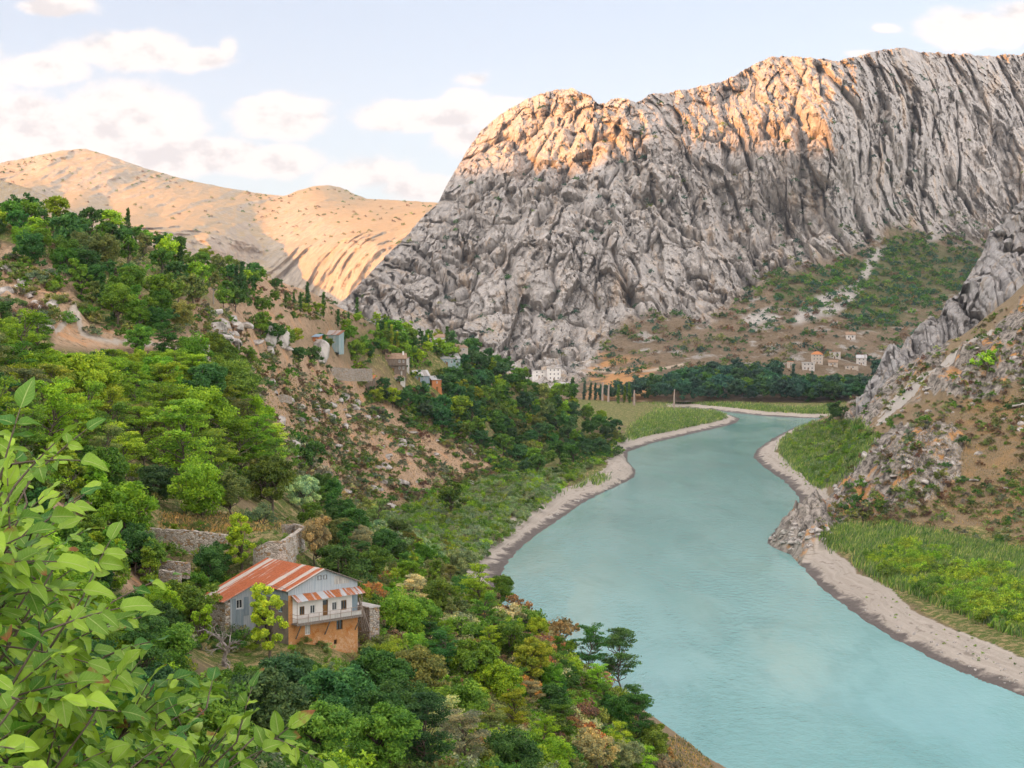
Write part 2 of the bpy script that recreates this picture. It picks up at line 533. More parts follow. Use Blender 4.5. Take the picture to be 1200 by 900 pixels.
hillgreen = hillm * (1 - np.maximum(m_soil, m_dry)) * (PXg < 800) * (1 - .8 * sst(YY, 440, 560) * (1 - sst(PXg, 330, 480)))
m_soil = np.maximum(m_soil, hillm * sst(YY, 440, 560) * (1 - sst(PXg, 330, 480)) * (1 - sst(PYg, 380, 440)))
green = np.clip(np.maximum(green, hillgreen * np.clip(.75 + n_a, 0, 1)) + m_terr * np.clip(n_b + .4, 0, 1), 0, 1)
lane_d = polydist(PXg, PYg, LANE, closed=False)
# the beach: a dark wet edge, pale silt above
gattr = dict(rock=np.clip(rockm + m_left * .35 + (m_mid > .3) * .16 * m_mid, 0, 1), green=green, dry=m_dry, scree=m_scree, soil=m_soil, beach=np.clip(1 - sst(sdw, 11, 15), 0, 1) * (Z < 6.5) * (1 - nearleft),
             shore=np.clip(sdw, -5, 30), lane=1 - sst(lane_d, 2.0, 3.2))

# ------------------------------------------------------------------ ground material
gm, t = material('ground')
geo = t.n('ShaderNodeNewGeometry')
pos = geo.outputs['Position']
nz = t.n('ShaderNodeSeparateXYZ', ins={0: geo.outputs['Normal']}).outputs[2]
pz = t.n('ShaderNodeSeparateXYZ', ins={0: pos}).outputs[2]
nn1 = t.noise(pos, 0.11, 6, .6)
nn2 = t.noise(pos, 0.6, 6, .65)
nn3 = t.noise(pos, 2.2, 5, .7)
soil = t.mix(nn2, (.32, .205, .12), (.58, .40, .26))
soil = t.mix(t.sstep(nn1, .52, .68), soil, (.58, .31, .15))
soil = t.mix(t.sstep(nn3, .56, .70), soil, (.56, .50, .43))
duff = t.mix(nn2, (.05, .055, .02), (.17, .13, .06))
col = t.mix(t.m('MULTIPLY', t.attr('soil'), t.sstep(nn2, .25, .5)), duff, soil)
base_other = t.mix(nn2, (.17, .13, .075), (.34, .25, .15))
anyz = t.m('MAXIMUM', t.attr('soil'), t.attr('green'), clamp=True)
col = t.mix(anyz, base_other, col)
dry = t.mix(nn2, (.125, .09, .05), (.32, .23, .13))
dry = t.mix(t.sstep(nn3, .55, .72), dry, (.44, .39, .33))
dry = t.mix(t.sstep(nn1, .45, .65), dry, (.30, .19, .09))
col = t.mix(t.m('MULTIPLY', t.attr('dry'), t.sstep(nn3, .25, .5)), col, dry)
nn4 = t.noise(pos, 5.5, 4, .75)
grass = t.mix(t.sstep(nn4, .35, .65), (.045, .075, .018), (.17, .21, .05))
grass = t.mix(t.sstep(t.m('ADD', nn2, t.m('MULTIPLY', t.m('SUBTRACT', nn4, .5), .6)), .46, .62), grass, (.36, .27, .13))
gmask = t.sstep(t.m('ADD', t.attr('green'), t.m('MULTIPLY', t.m('SUBTRACT', nn2, .5), .9)), .35, .65)
col = t.mix(gmask, col, grass)
sc = t.mix(nn3, (.38, .34, .29), (.56, .51, .45))
rockc = t.mix(t.sstep(t.noise(pos, .30, 8, .72, .5), .36, .62), (.075, .065, .055), (.42, .37, .315))
rockc = t.mix(t.m('MULTIPLY', t.sstep(t.noise(pos, .09, 5, .6, .6), .56, .64), .85), rockc, (.55, .27, .085))
rockc = t.mix(t.sstep(t.noise(pos, .22, 4, .6), .60, .72), rockc, (.09, .085, .05))
rmask = t.sstep(t.m('ADD', t.m('ADD', t.attr('rock'), t.m('MULTIPLY', t.m('SUBTRACT', .62, nz), .9)), t.m('MULTIPLY', t.m('SUBTRACT', nn2, .5), .5)), .45, .6)
rmask = t.m('MULTIPLY', rmask, t.sstep(pz, 3.0, 6.0))
rmask = t.m('MAXIMUM', rmask, t.sstep(t.attr('rock'), .5, .7))
col = t.mix(rmask, col, rockc)
col = t.mix(t.sstep(t.m('ADD', t.attr('scree'), t.m('MULTIPLY', t.m('SUBTRACT', nn2, .5), .8)), .4, .6), col, sc)
# silt of the beach in bands left by the falling water
wv = t.n('ShaderNodeTexNoise', ins={'Vector': t.v('MULTIPLY', pos, (.02, .02, 3.4)), 'Scale': 1.0, 'Detail': 5.0, 'Roughness': .7}).outputs[0]
sand = t.mix(wv, (.30, .25, .20), (.60, .53, .45))
led_ = t.m('SINE', t.m('ADD', t.m('MULTIPLY', pz, 7.0), t.m('MULTIPLY', nn1, 16.0)))
sand = t.mix(t.m('MULTIPLY', t.m('MULTIPLY', t.sstep(led_, .6, .95), t.sstep(t.noise(pos, .16, 4, .6), .50, .62)), .6), sand, (.20, .165, .13))
sand = t.mix(t.sstep(nn3, .60, .72), sand, (.24, .20, .155))
wet = t.mix(nn2, (.10, .085, .075), (.20, .17, .15))
sand = t.mix(t.sstep(t.m('ADD', pz, t.m('MULTIPLY', t.m('SUBTRACT', t.noise(pos, .13, 5, .7), .5), 3.2)), .30, 1.0), wet, sand)
bmask = t.m('MULTIPLY', t.sstep(t.m('ADD', t.attr('beach'), t.m('MULTIPLY', t.m('SUBTRACT', nn2, .5), .5)), .35, .6), t.m('SUBTRACT', 1.0, t.m('MULTIPLY', rmask, .8)))
col = t.mix(bmask, col, sand)
col = t.mix(t.attr('lane'), col, t.mix(nn3, (.42, .36, .29), (.55, .48, .40)))
bump = t.n('ShaderNodeBump', ins={'Strength': .8, 'Distance': .9, 'Height': t.m('ADD', nn2, t.m('MULTIPLY', nn3, .5))})
finish(t, col, .92, .1, bump.outputs[0])

ground = link('ground', fast_mesh('ground', gverts.reshape(-1, 3), grid_faces(*Z.shape), gm, gattr))
tag(ground, 'steep valley sides and river flats of tan soil, rock and dry grass', 'ground', kind='structure')

# ------------------------------------------------------------------ river
wm, t = material('river_water')
pos = t.n('ShaderNodeNewGeometry').outputs['Position']
big = t.noise(t.v('MULTIPLY', pos, (.016, .006, 1)), 1.0, 4, .6)
small = t.noise(t.v('MULTIPLY', pos, (1.0, .55, 1)), .55, 4, .6)
tiny = t.noise(t.v('MULTIPLY', pos, (1.0, .6, 1)), 1.8, 3, .6)
streak = t.sstep(t.noise(t.v('MULTIPLY', pos, (.03, .010, 1)), 1.0, 5, .65, .7), .40, .66)
amp = t.m('ADD', t.m('MULTIPLY', streak, .22), .075)
bump = t.n('ShaderNodeBump', ins={'Strength': 1.0, 'Distance': amp, 'Height': t.m('ADD', small, t.m('MULTIPLY', tiny, .4))})
wcol = t.mix(t.sstep(big, .3, .7), (.135, .335, .315), (.20, .42, .395))
lane_ = t.sstep(t.noise(t.v('MULTIPLY', pos, (.05, .014, 1)), 1.0, 5, .6, .8), .50, .62)
wcol = t.mix(t.m('MULTIPLY', lane_, .32), wcol, (.095, .27, .25))
finish(t, wcol, .07, .5, bump.outputs[0], IOR=1.33)
wv_, wf_ = [], []
xs = np.linspace(-400, 700, 12); ys = np.linspace(-150, 1500, 12)
gx, gy = np.meshgrid(xs, ys)
water = link('river', fast_mesh('river', np.stack([gx, gy, gx * 0], -1).reshape(-1, 3), grid_faces(12, 12), wm))
tag(water, 'calm turquoise river bending through the gorge', 'river', kind='structure')


# ------------------------------------------------------------------ mountains as surfaces surveyed the same way
def sheet(pxs, base, crest, nr, surv, disp, back=((6, 40, 2), (25, 160, 12), (70, 500, 60), (140, 1200, 200)), lam=1e-3, jag=3.0, seed=0.0, lift=0.0):
    """rows from the foot (0) to the crest (1) in every column, then down the far side"""
    b = np.interp(pxs, *zip(*base))
    c = np.interp(pxs, *zip(*crest))
    c = c + jag * fbm(np.stack([pxs / 16.0, pxs * 0 + seed, pxs * 0], -1), 4, .6) + jag * .35 * fbm(np.stack([pxs / 3.0, pxs * 0 + seed, pxs * 0], -1), 2)
    b = np.maximum(b, c + 4)
    t_ = np.linspace(0, 1, nr)[:, None]
    py = b[None] + (c - b)[None] * t_
    px = np.broadcast_to(pxs[None], py.shape)
    tps = TPS([(a / 400, e / 400) for a, e, d in surv], [math.log(d) for a, e, d in surv], lam)
    d = np.exp(tps(np.stack([px / 400, py / 400], -1)))
    p = P(px, py, d)
    d2 = d + disp(p, px, py, t_) * sst(t_ * np.ones_like(px), 0, .03)
    p = P(px, py, d2)
    p[..., 2] -= lift * (d2 - d) * sst(t_ * np.ones_like(px), .02, .12) * (1 - .86 * sst(t_ * np.ones_like(px), .80, .97))      # what juts out also stands taller
    rows = [p]
    last = p[-1]
    for k, (dy, dd, dz) in enumerate(back):
        q = last.copy()
        q[:, 1] += dd
        q[:, 0] *= q[:, 1] / last[:, 1]
        q[:, 2] -= dz
        rows.append(q[None])
    v = np.concatenate(rows, 0)
    return v, px, py, d2


M_BASE = [(380, 470), (1300, 472)]
M_CREST = [(380, 372), (405, 348), (418, 336), (440, 312), (470, 283), (500, 250), (513, 238), (530, 205), (548, 175), (565, 152), (575, 143), (600, 126), (625, 113), (650, 105), (672, 104), (690, 112),
           (700, 121), (712, 122), (716, 117), (735, 116), (745, 122), (760, 112), (790, 107), (830, 100), (860, 90), (880, 76), (905, 66), (930, 65), (950, 68), (970, 70), (985, 70), (1000, 67),
           (1030, 59), (1060, 56), (1080, 61), (1110, 63), (1140, 64), (1160, 66), (1180, 64), (1200, 64), (1300, 60)]
M_SURV = [(400, 350, 1700), (400, 470, 1500), (513, 238, 2060), (560, 165, 2240), (600, 126, 2210), (660, 104, 2130), (740, 120, 2040), (790, 107, 2085), (860, 88, 2130), (885, 75, 2120), (930, 66, 2060),
          (985, 70, 2020), (1060, 56, 2190), (1130, 64, 2310), (1200, 64, 2430), (1300, 60, 2560), (570, 190, 2130), (600, 190, 2100), (660, 190, 2020), (740, 190, 1940), (790, 190, 1960), (860, 190, 1975), (930, 190, 1920), (985, 190, 1925),
          (1060, 190, 2080), (1130, 190, 2190), (1200, 190, 2280), (1300, 190, 2360), (600, 300, 1830), (520, 330, 1790), (700, 300, 1775), (800, 300, 1830), (900, 262, 1930), (1100, 262, 2110), (1000, 300, 1915), (1100, 300, 2020),
          (1200, 300, 2050), (900, 330, 1775), (480, 400, 1640), (560, 420, 1640), (700, 400, 1650), (800, 378, 1670), (880, 300, 1855),
          (650, 445, 1480), (750, 445, 1450), (850, 445, 1440), (950, 430, 1460), (1050, 430, 1480), (1200, 430, 1500), (650, 472, 1380), (800, 472, 1365), (950, 472, 1365), (1200, 472, 1380), (500, 472, 1480),
          (1000, 380, 1640), (1150, 380, 1680), (880, 390, 1615)]
TALUS = [(640, 470), (690, 440), (705, 400), (740, 372), (790, 366), (830, 378), (870, 345), (905, 315), (945, 310), (990, 300), (1015, 288), (1040, 262), (1075, 268), (1150, 284), (1300, 290), (1300, 480), (640, 480)]


def m_disp(p, px, py, t_):
    p = p.astype(np.float32)
    wp = np.stack([fbm(p / 130.0, 3), fbm(p / 130.0 + 50, 3), fbm(p / 130.0 + 90, 3)], -1) * 15
    q_ = p + wp
    tal = softpoly(px + 14 * fbm(p / 60.0, 3), py + 10 * fbm(p / 60.0 + 7, 3), TALUS, 9)
    steep = 1 - tal * .93
    lean = q_.copy()
    right = sst(px, 780, 960)
    lean[..., 0] += (.08 + .30 * right) * q_[..., 2]
    gx, gz = lean[..., 0], q_[..., 2]
    d = -18 * fbm(lean / np.array([130, 220, 420], np.float32), 3, .5, ridged=True)
    gul = np.abs(fbm(lean / np.array([105, 180, 380], np.float32) + 21, 3, .5))
    d += 22 * (1 - np.clip(gul / .14, 0, 1)) ** 1.5
    gul = np.abs(fbm(q_ / np.array([48, 80, 150], np.float32) + 33, 2, .5))
    d += 13 * (1 - np.clip(gul / .13, 0, 1)) ** 1.5
    rug = .65 + .6 * sst(fbm(p / 120.0 + 5, 2), -.25, .4)
    for sx_, sz_, amp_, crk, sdd in ((60, 120, 20, 2, 3), (24, 42, 19, 1.5, 11), (10.5, 17, 12, 1.2, 29), (4.8, 7, 5.6, .8, 47)):
        wj = fbm(p / (sx_ * .8) + sdd, 2)
        o_, g_ = facets(gx / sx_ + .22 * wj, gz / sz_ + .22 * wj, sdd)
        d += (amp_ * o_ + crk * (1 - sst(g_, 0, .16))) * (rug if sx_ < 60 else 1)
    d += 4 * fbm(p / np.array([8, 10, 15], np.float32), 4, .7)
    return d * steep + tal * (7 * fbm(p / 40.0, 4) + 2.5 * fbm(p / 9.0, 3))


mpx = np.arange(392, 1292, 1.15)
mv, mpxg, mpyg, md = sheet(mpx, M_BASE, M_CREST, 430, M_SURV, m_disp, jag=4.0, lift=.33)
mtal = softpoly(mpxg + 14 * fbm(mv[:430] / 60.0, 3), mpyg + 10 * fbm(mv[:430] / 60.0 + 7, 3), TALUS, 9)
MGREEN = [(900, 350), (880, 345), (905, 320), (960, 315), (1010, 300), (1050, 275), (1160, 285), (1160, 345), (1090, 360), (1050, 385), (1000, 380), (980, 360), (940, 365)]
mgr = softpoly(mpxg + 46 * fbm(mv[:430] / 60.0, 4), mpyg + 34 * fbm(mv[:430] / 60.0 + 3, 4), MGREEN, 30) * .9
MORANGE = [(640, 470), (655, 430), (690, 415), (740, 425), (800, 440), (760, 470)]
mor = softpoly(mpxg + 20 * fbm(mv[:430] / 40.0 + 8, 3), mpyg + 10 * fbm(mv[:430] / 40.0 + 3, 3), MORANGE, 12)
MTRACK = [(668, 431), (690, 434), (720, 436), (760, 434), (800, 428)]
mtrk = 1 - sst(polydist(mpxg, mpyg, MTRACK, closed=False), .8, 1.8)
MSCREE = [[(1022, 292), (1038, 288), (1018, 326), (1006, 326)], [(940, 355), (1010, 328), (1018, 334), (985, 365), (930, 380)], [(868, 372), (905, 360), (912, 372), (880, 386)], [(1088, 270), (1100, 268), (1102, 280), (1088, 284)]]
msc = np.maximum.reduce([softpoly(mpxg + 8 * fbm(mv[:430] / 20.0, 2), mpyg, q_, 4) for q_ in MSCREE])


def padrows(a, n):
    return np.concatenate([a] + [a[-1:]] * n, 0)


def rock_material(name, light, dark, warm, talus=True, grass=(.30, .22, .12), scale=1.0):
    m, t = material(name)
    geo = t.n('ShaderNodeNewGeometry')
    pos = geo.outputs['Position']
    nz = t.n('ShaderNodeSeparateXYZ', ins={0: geo.outputs['Normal']}).outputs[2]
    pv = t.v('MULTIPLY', pos, (scale, scale, scale * .55))
    a = t.noise(pv, .018, 8, .62, .5)
    b = t.noise(pv, .11, 7, .68)
    c = t.noise(t.v('MULTIPLY', pos, (scale, scale, .18 * scale)), .05, 6, .65, .4)
    d = t.noise(pos, .42 * scale, 4, .7)
    col = t.mix(t.sstep(b, .3, .68), dark, light)
    col = t.mix(t.m('MULTIPLY', t.sstep(c, .52, .68), .75), col, warm)
    stain = t.noise(t.v('MULTIPLY', pos, (scale, scale, .12 * scale)), .12, 5, .7, .3)
    col = t.mix(t.m('MULTIPLY', t.sstep(stain, .56, .70), .28), col, tuple(x * .55 for x in dark))
    col = t.mix(t.m('MULTIPLY', t.sstep(a, .54, .68), .55), col, tuple(x * .62 for x in light))
    # thin turf and gravel on the ledges
    led = t.m('MULTIPLY', t.sstep(t.m('ADD', nz, t.m('MULTIPLY', t.m('SUBTRACT', d, .5), .5)), .86, .98), .6)
    col = t.mix(led, col, t.mix(d, tuple(x * .7 for x in grass), grass))
    if talus:
        s = t.mix(t.noise(pos, .06, 6, .65), (.12, .088, .055), (.33, .245, .165))
        s = t.mix(t.sstep(t.noise(pos, .035, 5, .6), .56, .66), s, (.38, .35, .31))
        s = t.mix(t.m('MULTIPLY', t.sstep(d, .5, .62), .6), s, (.13, .11, .065))
        s = t.mix(t.m('MULTIPLY', t.attr('orange'), t.sstep(t.noise(pos, .03, 5, .6), .44, .56)), s, (.52, .28, .12))
        s = t.mix(t.sstep(t.m('ADD', t.attr('green'), t.m('MULTIPLY', t.m('SUBTRACT', t.noise(pos, .05, 6, .7), .5), 1.6)), .4, .75), s, t.mix(b, (.07, .085, .04), (.20, .18, .09)))
        s = t.mix(t.attr('scree'), s, t.mix(d, (.40, .37, .33), (.55, .50, .45)))
        s = t.mix(t.attr('track'), s, (.50, .40, .30))
        col = t.mix(t.attr('talus'), col, s)
    bp = t.n('ShaderNodeBump', ins={'Strength': 1.0, 'Distance': 3.2 / scale, 'Height': t.m('ADD', b, t.m('ADD', t.m('MULTIPLY', d, .5), t.m('MULTIPLY', t.noise(pos, 1.1 * scale, 3, .7), .22)))})
    finish(t, col, .95, .05, bp.outputs[0])
    return m


mm = rock_material('limestone', (.58, .535, .49), (.35, .33, .31), (.56, .43, .31))
nb = 4
mountain = link('mountain', fast_mesh('mountain', mv.reshape(-1, 3), grid_faces(*mv.shape[:2]), mm,
                dict(talus=padrows(mtal, nb), green=padrows(mgr, nb), orange=padrows(mor, nb), scree=padrows(msc, nb), track=padrows(mtrk, nb)), smooth=False))
tag(mountain, 'big grey limestone mountain across the river, its top lit by the sun', 'mountain', kind='structure')

# grey crag standing behind the right bank
K_BASE = [(1000, 500), (1030, 480), (1060, 470), (1100, 445), (1150, 400), (1200, 350), (1300, 300)]
K_CREST = [(1012, 470), (1020, 448), (1030, 430), (1042, 404), (1048, 402), (1056, 410), (1062, 398), (1075, 385), (1090, 372), (1100, 375), (1110, 352), (1125, 345), (1140, 315), (1150, 300), (1160, 272), (1175, 262),
           (1188, 246), (1200, 236), (1240, 200), (1300, 150)]
K_SURV = [(1000, 500, 900), (1020, 448, 930), (1045, 405, 950), (1100, 375, 985), (1150, 300, 1010), (1200, 236, 1040), (1300, 150, 1080), (1300, 300, 960), (1200, 350, 935), (1100, 445, 915), (1060, 470, 900)]


def k_disp(p, px, py, t_):
    p = p.astype(np.float32)
    wp = fbm(p / 50.0, 3)[..., None] * 5
    q_ = p + wp
    gx, gz = q_[..., 0] - .10 * q_[..., 2], q_[..., 2]
    d = -20 * fbm(q_ / np.array([40, 60, 180], np.float32), 3, .5, ridged=True)
    for sx_, sz_, amp_, crk, sdd in ((20, 130, 17, 2.5, 5), (8, 45, 7.5, 1.5, 17), (3.4, 12, 2.6, .6, 31)):
        wj = fbm(p / (sx_ * .8) + sdd, 2)
        o_, g_ = facets(gx / sx_ + .2 * wj, gz / sz_ + .2 * wj, sdd)
        d += amp_ * o_ + crk * (1 - sst(g_, 0, .16))
    return d - 1.4 * fbm(p / np.array([4, 5, 7], np.float32), 3, .6)


kv, kpx, kpy, kd = sheet(np.arange(1003, 1300, .8), K_BASE, K_CREST, 170, K_SURV, k_disp, back=((0, 8, 1), (0, 30, 12), (0, 60, 60), (0, 90, 160)), jag=4.5, seed=5.0, lift=.5)
km = rock_material('grey_crag', (.50, .475, .455), (.29, .275, .265), (.48, .37, .26), talus=False, scale=2.2, grass=(.22, .17, .10))
crag = link('rock_crag', fast_mesh('rock_crag', kv.reshape(-1, 3), grid_faces(*kv.shape[:2]), km, smooth=False))
tag(crag, 'sheer grey rock crag rising behind the right river bank', 'cliff', kind='structure')

# sunlit hills far up the valley
H_BASE = [(-60, 400), (560, 400)]
H_CREST = [(-60, 192), (0, 191), (40, 183), (70, 177), (100, 174), (120, 180), (150, 190), (180, 200), (220, 211), (260, 219), (300, 226), (333, 230), (350, 223), (367, 218), (385, 217), (400, 220), (415, 227), (430, 233), (470, 235), (520, 238), (560, 242)]
EDGE = [(-60, 228), (20, 234), (60, 242), (110, 254), (160, 258), (240, 261), (290, 272), (312, 292), (345, 284), (390, 277), (430, 268), (480, 262), (560, 258)]   # brink of the cliff band
e_ = lambda x: float(np.interp(x, *zip(*EDGE)))
H_SURV = []
for x in range(-60, 561, 62):
    c_ = float(np.interp(x, *zip(*H_CREST)))
    k_ = float(np.interp(x, [-60, 60, 305, 335, 430, 560], [3700, 3750, 4450, 4400, 3900, 3700]))
    u_ = float(np.interp(x, [-60, 300, 340, 560], [4750, 4560, 4450, 4000]))
    H_SURV += [(x, c_, 5200), (x, (c_ + e_(x)) / 2 - 2, u_ + 280), (x, e_(x) - 4, u_), (x, e_(x) + 16, k_), (x, 330, k_ - 140), (x, 400, k_ - 300)]


def h_disp(p, px, py, t_):
    p = p.astype(np.float32)
    e = np.interp(px, *zip(*EDGE)) + 5 * fbm(p / 160.0, 3)
    cl = sst(py, e - 3, e + 8)
    wp = fbm(p / 200.0, 3)[..., None] * 60
    q_ = p + wp
    q_[..., 0] += -.8 * q_[..., 2]
    r = -150 * fbm(q_ / np.array([190, 400, 700], np.float32), 3, .5, ridged=True) - 38 * fbm(q_ / np.array([62, 120, 200], np.float32), 3, .55, ridged=True) - 10 * fbm(p / 22.0, 2, ridged=True)
    return r * cl + (1 - cl) * (60 * fbm(p / np.array([380, 700, 300], np.float32), 3) - 55 * fbm((q_ + np.array([0, 0, 0])) / np.array([150, 500, 900], np.float32), 3, .55, ridged=True) + 16 * fbm(p / 40.0, 3))


hv, hpx, hpy, hd = sheet(np.arange(-60, 560, 1.3), H_BASE, H_CREST, 200, H_SURV, h_disp, jag=1.4, seed=9.0)
hm = rock_material('sunlit_limestone', (.52, .44, .335), (.34, .29, .235), (.50, .37, .21), talus=False, grass=(.50, .36, .175), scale=.55)
hills = link('hills', fast_mesh('hills', hv.reshape(-1, 3), grid_faces(*hv.shape[:2]), hm))
tag(hills, 'far sunlit tan hills with a band of cliffs', 'hills', kind='structure')

# nearer spur at the left edge, behind the hillside
S_CREST = [(-60, 196), (-10, 208), (15, 215), (35, 221), (55, 230), (75, 240), (95, 252), (110, 262)]
S_SURV = [(-60, 196, 2300), (15, 215, 2150), (95, 252, 1950), (110, 262, 1900), (-60, 330, 1800), (110, 330, 1700), (20, 260, 1950)]
sv, spx, spy, sd_ = sheet(np.arange(-60, 111, 1.2), [(-60, 330), (110, 330)], S_CREST, 60, S_SURV,
                          lambda p, px, py, t_: -22 * fbm(p / np.array([60, 90, 140]), 4, .55, ridged=True) - 6 * fbm(p / 14.0, 3, ridged=True), jag=1.5, seed=3.0,
                          back=((0, 40, 4), (0, 120, 40), (0, 300, 200)))
tag(link('spur_hill', fast_mesh('spur_hill', sv.reshape(-1, 3), grid_faces(*sv.shape[:2]), hm)), 'small sunlit spur of pale rock at the valley turn', 'hill', kind='structure')

# the range on the sun's side of the valley, behind the viewer: its shade covers the gorge up to the top of the cliffs
SH = np.array([SUN_DIR.x, SUN_DIR.y]); TANE = SUN_DIR.z / np.linalg.norm(SH); SH = SH / np.linalg.norm(SH)
SN = np.array([-SH[1], SH[0]])
mcols = mpxg[0]
want = [(600, 190), (660, 186), (740, 176), (800, 150), (870, 166), (930, 160), (985, 110), (1050, 88), (1110, 92), (1200, 84)]
ws, wh = [], []
for a, b in want:
    ci = int(np.argmin(np.abs(mcols - a)))
    p = mv[int(np.argmin(np.abs(mpyg[:, ci] - b))), ci]
    ws.append(float(SN @ p[:2])); wh.append(float(p[2] - TANE * (SH @ p[:2])))
RA = 2800.0
HL = 492 + TANE * RA
cs = np.array([-2900, -2600, -2250, -2000, -1820, -1640, -1600, -1480, -1400, -1000, 0, 1500, 3000])
ch = np.array([20, 200, HL - 120, HL - 20, HL - 20, HL - 20, HL + 42, HL + 42, HL + 50, HL + 120, HL + 200, HL + 60, 200])
ss = np.linspace(cs[0], cs[-1], 300)
cz = np.interp(ss, cs, ch)
offs = np.array([-1500, -1000, -600, -350, -200, -110, -50, -20, 0, 25, 60, 130, 240, 380, 560, 780, 1000])
fall = np.where(offs <= 0, 1 - .9 * np.abs(offs) / 1500, 1 - (np.maximum(offs, 0) / 1000) ** .8)
Sr, Or = np.meshgrid(ss, offs, indexing='ij')
Zr = cz[:, None] * np.clip(fall, 0, 1)[None] + 22 * fbm(np.stack([Sr / 160, Or / 160, Sr * 0], -1), 4) * (.35 + .65 * (np.abs(Or) > 10)) * (fall[None] > .05) - 10
rxy = SH[None, None] * (RA - Or[..., None]) + SN[None, None] * Sr[..., None]
tag(link('ridge', fast_mesh('ridge', np.concatenate([rxy, Zr[..., None]], -1).reshape(-1, 3), grid_faces(*Zr.shape), hm)), 'high range on the sunny side of the valley', 'mountain', kind='structure')

# ------------------------------------------------------------------ foliage
def foliage_material(name, per_object=True, rough=.55):
    m, t = material(name)
    if per_object:
        oi = t.n('ShaderNodeObjectInfo')
        c0, rnd = oi.outputs['Color'], oi.outputs['Random']
    else:
        c0, rnd = t.n('ShaderNodeAttribute', attribute_name='col').outputs[0], 0.5
    tint = t.attr('tint')
    v = t.m('ADD', .58, t.m('MULTIPLY', tint, 1.05))
    warm = t.m('ADD', tint, t.m('MULTIPLY', t.m('SUBTRACT', rnd, .5), .5))
    gain = t.n('ShaderNodeCombineXYZ', ins={0: t.m('MULTIPLY', v, t.m('ADD', .78, t.m('MULTIPLY', warm, .5))), 1: v, 2: t.m('MULTIPLY', v, t.m('SUBTRACT', 1.2, t.m('MULTIPLY', warm, .45)))}).outputs[0]
    col = t.v('MULTIPLY', c0, gain)
    b = t.n('ShaderNodeBsdfPrincipled', ins={'Base Color': col, 'Roughness': rough, 'Specular IOR Level': .22})
    tr = t.n('ShaderNodeBsdfTranslucent', ins={'Color': col})
    mx = t.n('ShaderNodeMixShader', ins={0: .38, 1: b.outputs[0], 2: tr.outputs[0]})
    t.n('ShaderNodeOutputMaterial', ins={0: mx.outputs[0]})
    return m


leafm = foliage_material('foliage')
stuffm = foliage_material('undergrowth_foliage', False)
barkm, t = material('bark')
pos = t.n('ShaderNodeTexCoord').outputs['Object']
finish(t, t.mix(t.noise(t.v('MULTIPLY', pos, (3, 3, .8)), 2.0, 5, .7), (.06, .045, .035), (.20, .16, .125)), .95, .05)
deadm, t = material('dead_wood')
pos = t.n('ShaderNodeTexCoord').outputs['Object']
finish(t, t.mix(t.noise(pos, 3.0, 5, .7), (.20, .17, .15), (.42, .37, .33)), .95, .05)


def unit(v):
    return v / (np.linalg.norm(v, axis=-1, keepdims=True) + 1e-9)


def leaf_cloud(rng, clumps, size, aspect=.6, up=.55, out=.55, rand=.75, fold=.18):
    """clumps: (centre, (rx, ry, rz), count, outward origin) -> quads, one per leaf spray"""
    cs, tn, og = [], [], []
    for c, r, n, o in clumps:
        g = rng.normal(size=(n, 3))
        g = unit(g) * (rng.rand(n, 1) ** .45)
        cs.append(np.asarray(c) + g * np.asarray(r))
        tn.append(np.clip(rng.normal(.45 + .22 * (rng.rand() - .5) * 2, .2, n), 0, 1))
        og.append(np.repeat(np.asarray(o, float)[None], n, 0))
    c = np.concatenate(cs); tn = np.concatenate(tn); og = np.concatenate(og)
    n = len(c)
    nor = unit(out * unit(c - og) + up * np.array([0, 0, 1.0]) + rand * rng.normal(size=(n, 3)))
    ax = unit(np.cross(nor, rng.normal(size=(n, 3))))
    bx = np.cross(nor, ax)
    L = size * (.6 + .8 * rng.rand(n, 1))
    Wd = L * aspect
    v = np.stack([c - ax * L * .5, c + bx * Wd * .5 - nor * L * fold, c + ax * L * .5, c - bx * Wd * .5 - nor * L * fold], 1)
    return v.reshape(-1, 3), np.arange(n * 4).reshape(-1, 4), np.repeat(tn, 4)


def tube(path, radii, sides=6):
    path = np.asarray(path, float)
    d = np.gradient(path, axis=0)
    d = unit(d)
    ref = np.where(np.abs(d[:, 2:3]) > .9, np.array([[1.0, 0, 0]]), np.array([[0, 0, 1.0]]))
    a = unit(np.cross(d, ref)); b = np.cross(d, a)
    th = np.arange(sides) / sides * 2 * math.pi
    ring = path[:, None] + np.asarray(radii)[:, None, None] * (np.cos(th)[None, :, None] * a[:, None] + np.sin(th)[None, :, None] * b[:, None])
    n = len(path)
    f = []
    for i in range(n - 1):
        for k in range(sides):
            f.append((i * sides + k, i * sides + (k + 1) % sides, (i + 1) * sides + (k + 1) % sides, (i + 1) * sides + k))
    return ring.reshape(-1, 3), np.array(f)


def join(parts):
    vs_, fs_, n = [], [], 0
    for v, f in parts:
        vs_.append(v); fs_.append(np.asarray(f) + n); n += len(v)
    return np.concatenate(vs_), np.concatenate(fs_)


def limb(rng, a, b, r0, r1, n=5, sag=.08):
    a, b = np.asarray(a, float), np.asarray(b, float)
    t_ = np.linspace(0, 1, n)[:, None]
    p = a + (b - a) * t_
    p[1:-1] += rng.normal(size=(n - 2, 3)) * np.linalg.norm(b - a) * sag
    return tube(p, np.linspace(r0, r1, n), 5)


